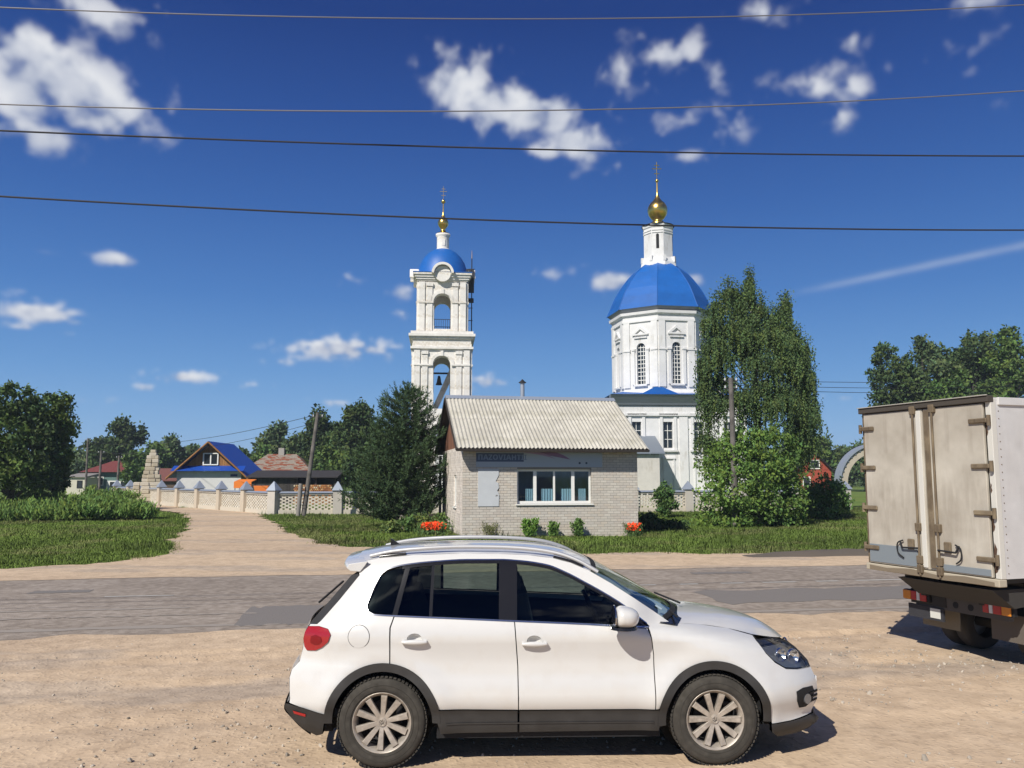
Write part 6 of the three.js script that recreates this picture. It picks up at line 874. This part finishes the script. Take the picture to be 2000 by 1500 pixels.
{ const Z = 84, x0 = xAt(1712, 935, Z); broadleaf('background_tree', 'slim tree beside the edge of the truck box with a drooping side branch', [x0, G, -Z], pxLobes([[1710, 735, 18, 16, 0], [1728, 700, 22, 30, 0], [1735, 760, 30, 30, .3], [1722, 790, 20, 24, .3]], Z, x0), { n: 3500, len: .34, clump: .34, seed: 477, trunk: .14, cols: palette[0] }, 'trees behind the village'); }
// far wood that closes the view along the skyline
{
  const L = new Leaves(900), R = L.R; for (let k = 0; k < 26000; k++) { const a = -.95 + R() * 1.9, d = 190 + R() * 60, x = Math.sin(a) * d, z = -Math.cos(a) * d, hh = 6 + 5 * fbm(a * 26, 3, 3) , y = R() * hh; L.leaf(x, y, z, 1.5, 1.1, L.col([.05, .078, .03], .3)); }
  const m = part(scene, 'far_wood', L.geo(), LEAF); m.userData = { label: 'distant belt of woodland along the skyline', category: 'wood', kind: 'stuff' };
}
// plants along the front of the shop
const shopPt = (u, v) => { const c = Math.cos(SHOP.A), s = Math.sin(SHOP.A); return [SHOP.P[0] + u * c + v * s, SHOP.P[1] - u * s + v * c]; };
[[1.0, .35, .5, .55, [.09, .095, .035], 'thin dry weeds below the notice board', 500], [2.45, .35, .34, .62, [.075, .14, .024], 'bright green bush below the left end of the shop window', 900], [3.35, .35, .26, .5, [.07, .125, .026], 'small green plant below the middle of the shop window', 560], [4.35, .35, .3, .62, [.065, .115, .026], 'upright green plant below the right end of the shop window', 700], [6.5, .3, .4, .45, [.08, .075, .04], 'straggly brown weeds at the right corner of the shop', 500]].forEach(([u, v, r, h, c, lab, n], i) => {
  const [x, z] = shopPt(u, v), T = thing('wall_plant', lab, 'plant', [x, G, z], 0, 'plants along the shop wall'), L = new Leaves(600 + i), R = L.R, st = [];
  for (let k = 0; k < 9; k++) { const a = R() * 6.28, rr = r * R() * .7, e = [rr * Math.cos(a) * 1.3, h * (.7 + R() * .5), rr * Math.sin(a)]; st.push(bar([e[0] * .4, 0, e[2] * .4], e, .008, .004, 4)); for (let q = 0; q < n / 9; q++) { const t = i === 0 || i === 4 ? Math.pow(R(), .7) : .15 + .85 * R(); L.leaf(e[0] * (.4 + .6 * t) + L.gauss() * r * .28, e[1] * t, e[2] * (.4 + .6 * t) + L.gauss() * r * .28, .13, i === 0 || i === 4 ? .02 : .06, L.col(c, .3), [0, .6, 0]); } }
  part(T, 'stem', st, barkM); part(T, 'leaves', L.geo(), LEAF);
});
// flower beds: orange blooms by the low wall and by the shop corner
[[onGround(845, 1046), 'clump of orange-red flowers by the low wall', .5, 220], [shopPt(6.45, .55), 'small clump of orange flowers at the shop corner', .3, 70]].forEach(([[x, z], lab, r, n], i) => {
  const T = thing('flower_clump', lab, 'flowers', [x, G, z]), L = new Leaves(640 + i), B = new Leaves(650 + i), R = L.R; for (let k = 0; k < n * 4; k++) L.leaf(L.gauss() * r, R() * .45, L.gauss() * r * .6, .14, .04, L.col([.06, .1, .03], .3), [0, .7, 0]); for (let k = 0; k < n; k++) { const bxx = L.gauss() * r * .7, by = .3 + R() * .25, bz = .1 + L.gauss() * r * .4; for (let q = 0; q < 4; q++) B.leaf(bxx, by, bz, .07, .05, B.col([.62, .09, .025], .25)); }
  part(T, 'leaves', L.geo(), LEAF); part(T, 'blossoms', B.geo(), LEAF);
});
{ const [x, z] = onGround(826, 1040); broadleaf('garden_plants', 'tall mixed garden plants in front of the low wall', [x, G, z], [[-.6, .35, .2, .5, .35, .3], [.1, .4, .1, .5, .4, .3], [.8, .38, .1, .4, .38, .3], [-1.2, .25, .2, .4, .25, .3]], { n: 2400, len: .14, clump: .14, seed: 660, trunk: .02, category: 'plants', cols: [[.06, .1, .026], [.08, .11, .03]] }); }
// lawn
{
  const R = rng(77), tuft = (() => { const P = [], N = [], r = rng(3); for (let k = 0; k < 9; k++) { const a = r() * 6.28, w = .007 + r() * .007, h = .6 + r() * .5, lx = Math.cos(a) * .35 * r(), lz = Math.sin(a) * .35 * r(), bxx = (r() - .5) * .6, bz = (r() - .5) * .6, cx = Math.cos(a + 1.57) * w * 5, cz = Math.sin(a + 1.57) * w * 5; P.push(bxx - cx, 0, bz - cz, bxx + cx, 0, bz + cz, bxx + lx, h, bz + lz); for (let q = 0; q < 3; q++) N.push(Math.cos(a) * .3, .9, Math.sin(a) * .3); } const g = new THREE.BufferGeometry(); g.setAttribute('position', new THREE.Float32BufferAttribute(P, 3)); g.setAttribute('normal', new THREE.Float32BufferAttribute(N, 3)); return g; })();
  const spots = [], foot = (x, z) => { const c = Math.cos(SHOP.A), s = Math.sin(SHOP.A), dx = x - SHOP.P[0], dz = z - SHOP.P[1], u = dx * c - dz * s, v = dx * s + dz * c; return u > -.05 && u < SHOP.W + .05 && v > -SHOP.D && v < .05; };
  let tries = 0; while (spots.length < 260000 && tries++ < 1500000) {
    const d = 19.5 + 42 * Math.pow(R(), 1.7), a = -.62 + R() * 1.22, x = Math.tan(a) * d, z = -d; if (toRoad(x, z)[1] < ROADW + 1.2 || foot(x, z)) continue;
    const jx = x + (R() + R() - 1) * .45, jz = z + (R() + R() - 1) * .6; if (inside(lanePoly, jx, jz)) continue; spots.push([x, z]);
  }
  const im = new THREE.InstancedMesh(tuft, new THREE.MeshStandardMaterial({ color: 0xffffff, roughness: .9, side: THREE.DoubleSide }), spots.length), m = new THREE.Matrix4(), q = new THREE.Quaternion(), c = new THREE.Color(), up = V3(0, 1, 0);
  spots.forEach(([x, z], i) => { const n = fbm(x * .35, z * .35, 3), dry = sstep(.5, .68, fbm(x * .6 + 30, z * .6 + 12, 4)) * (.4 + .6 * R()), tall = R() < .02 ? 2.2 : 1, h = (.02 + .075 * n * n * 1.6 + .06 * R() * R()) * tall * (1 + .012 * -z), w = .09 + .13 * R(); q.setFromAxisAngle(up, R() * 6.28); m.compose(V3(x, G, z), q, V3(w, h, w)); im.setMatrixAt(i, m); const k = (.6 + R() * .6) * (.75 + .5 * fbm(x * .22 + 5, z * .22 + 2, 3)); c.setRGB(mix(.24, .42, dry * .7) * k, mix(.36, .39, dry * .7) * k, mix(.06, .14, dry) * k); im.setColorAt(i, c); });
  im.name = 'lawn_grass'; im.userData = { label: 'short green grass of the verge and churchyard lawn', category: 'grass', kind: 'stuff' }; scene.add(im);
}
scene.traverse((o) => { if (o.isMesh) { o.castShadow = true; o.receiveShadow = true; } });
renderer.render(scene, camera);
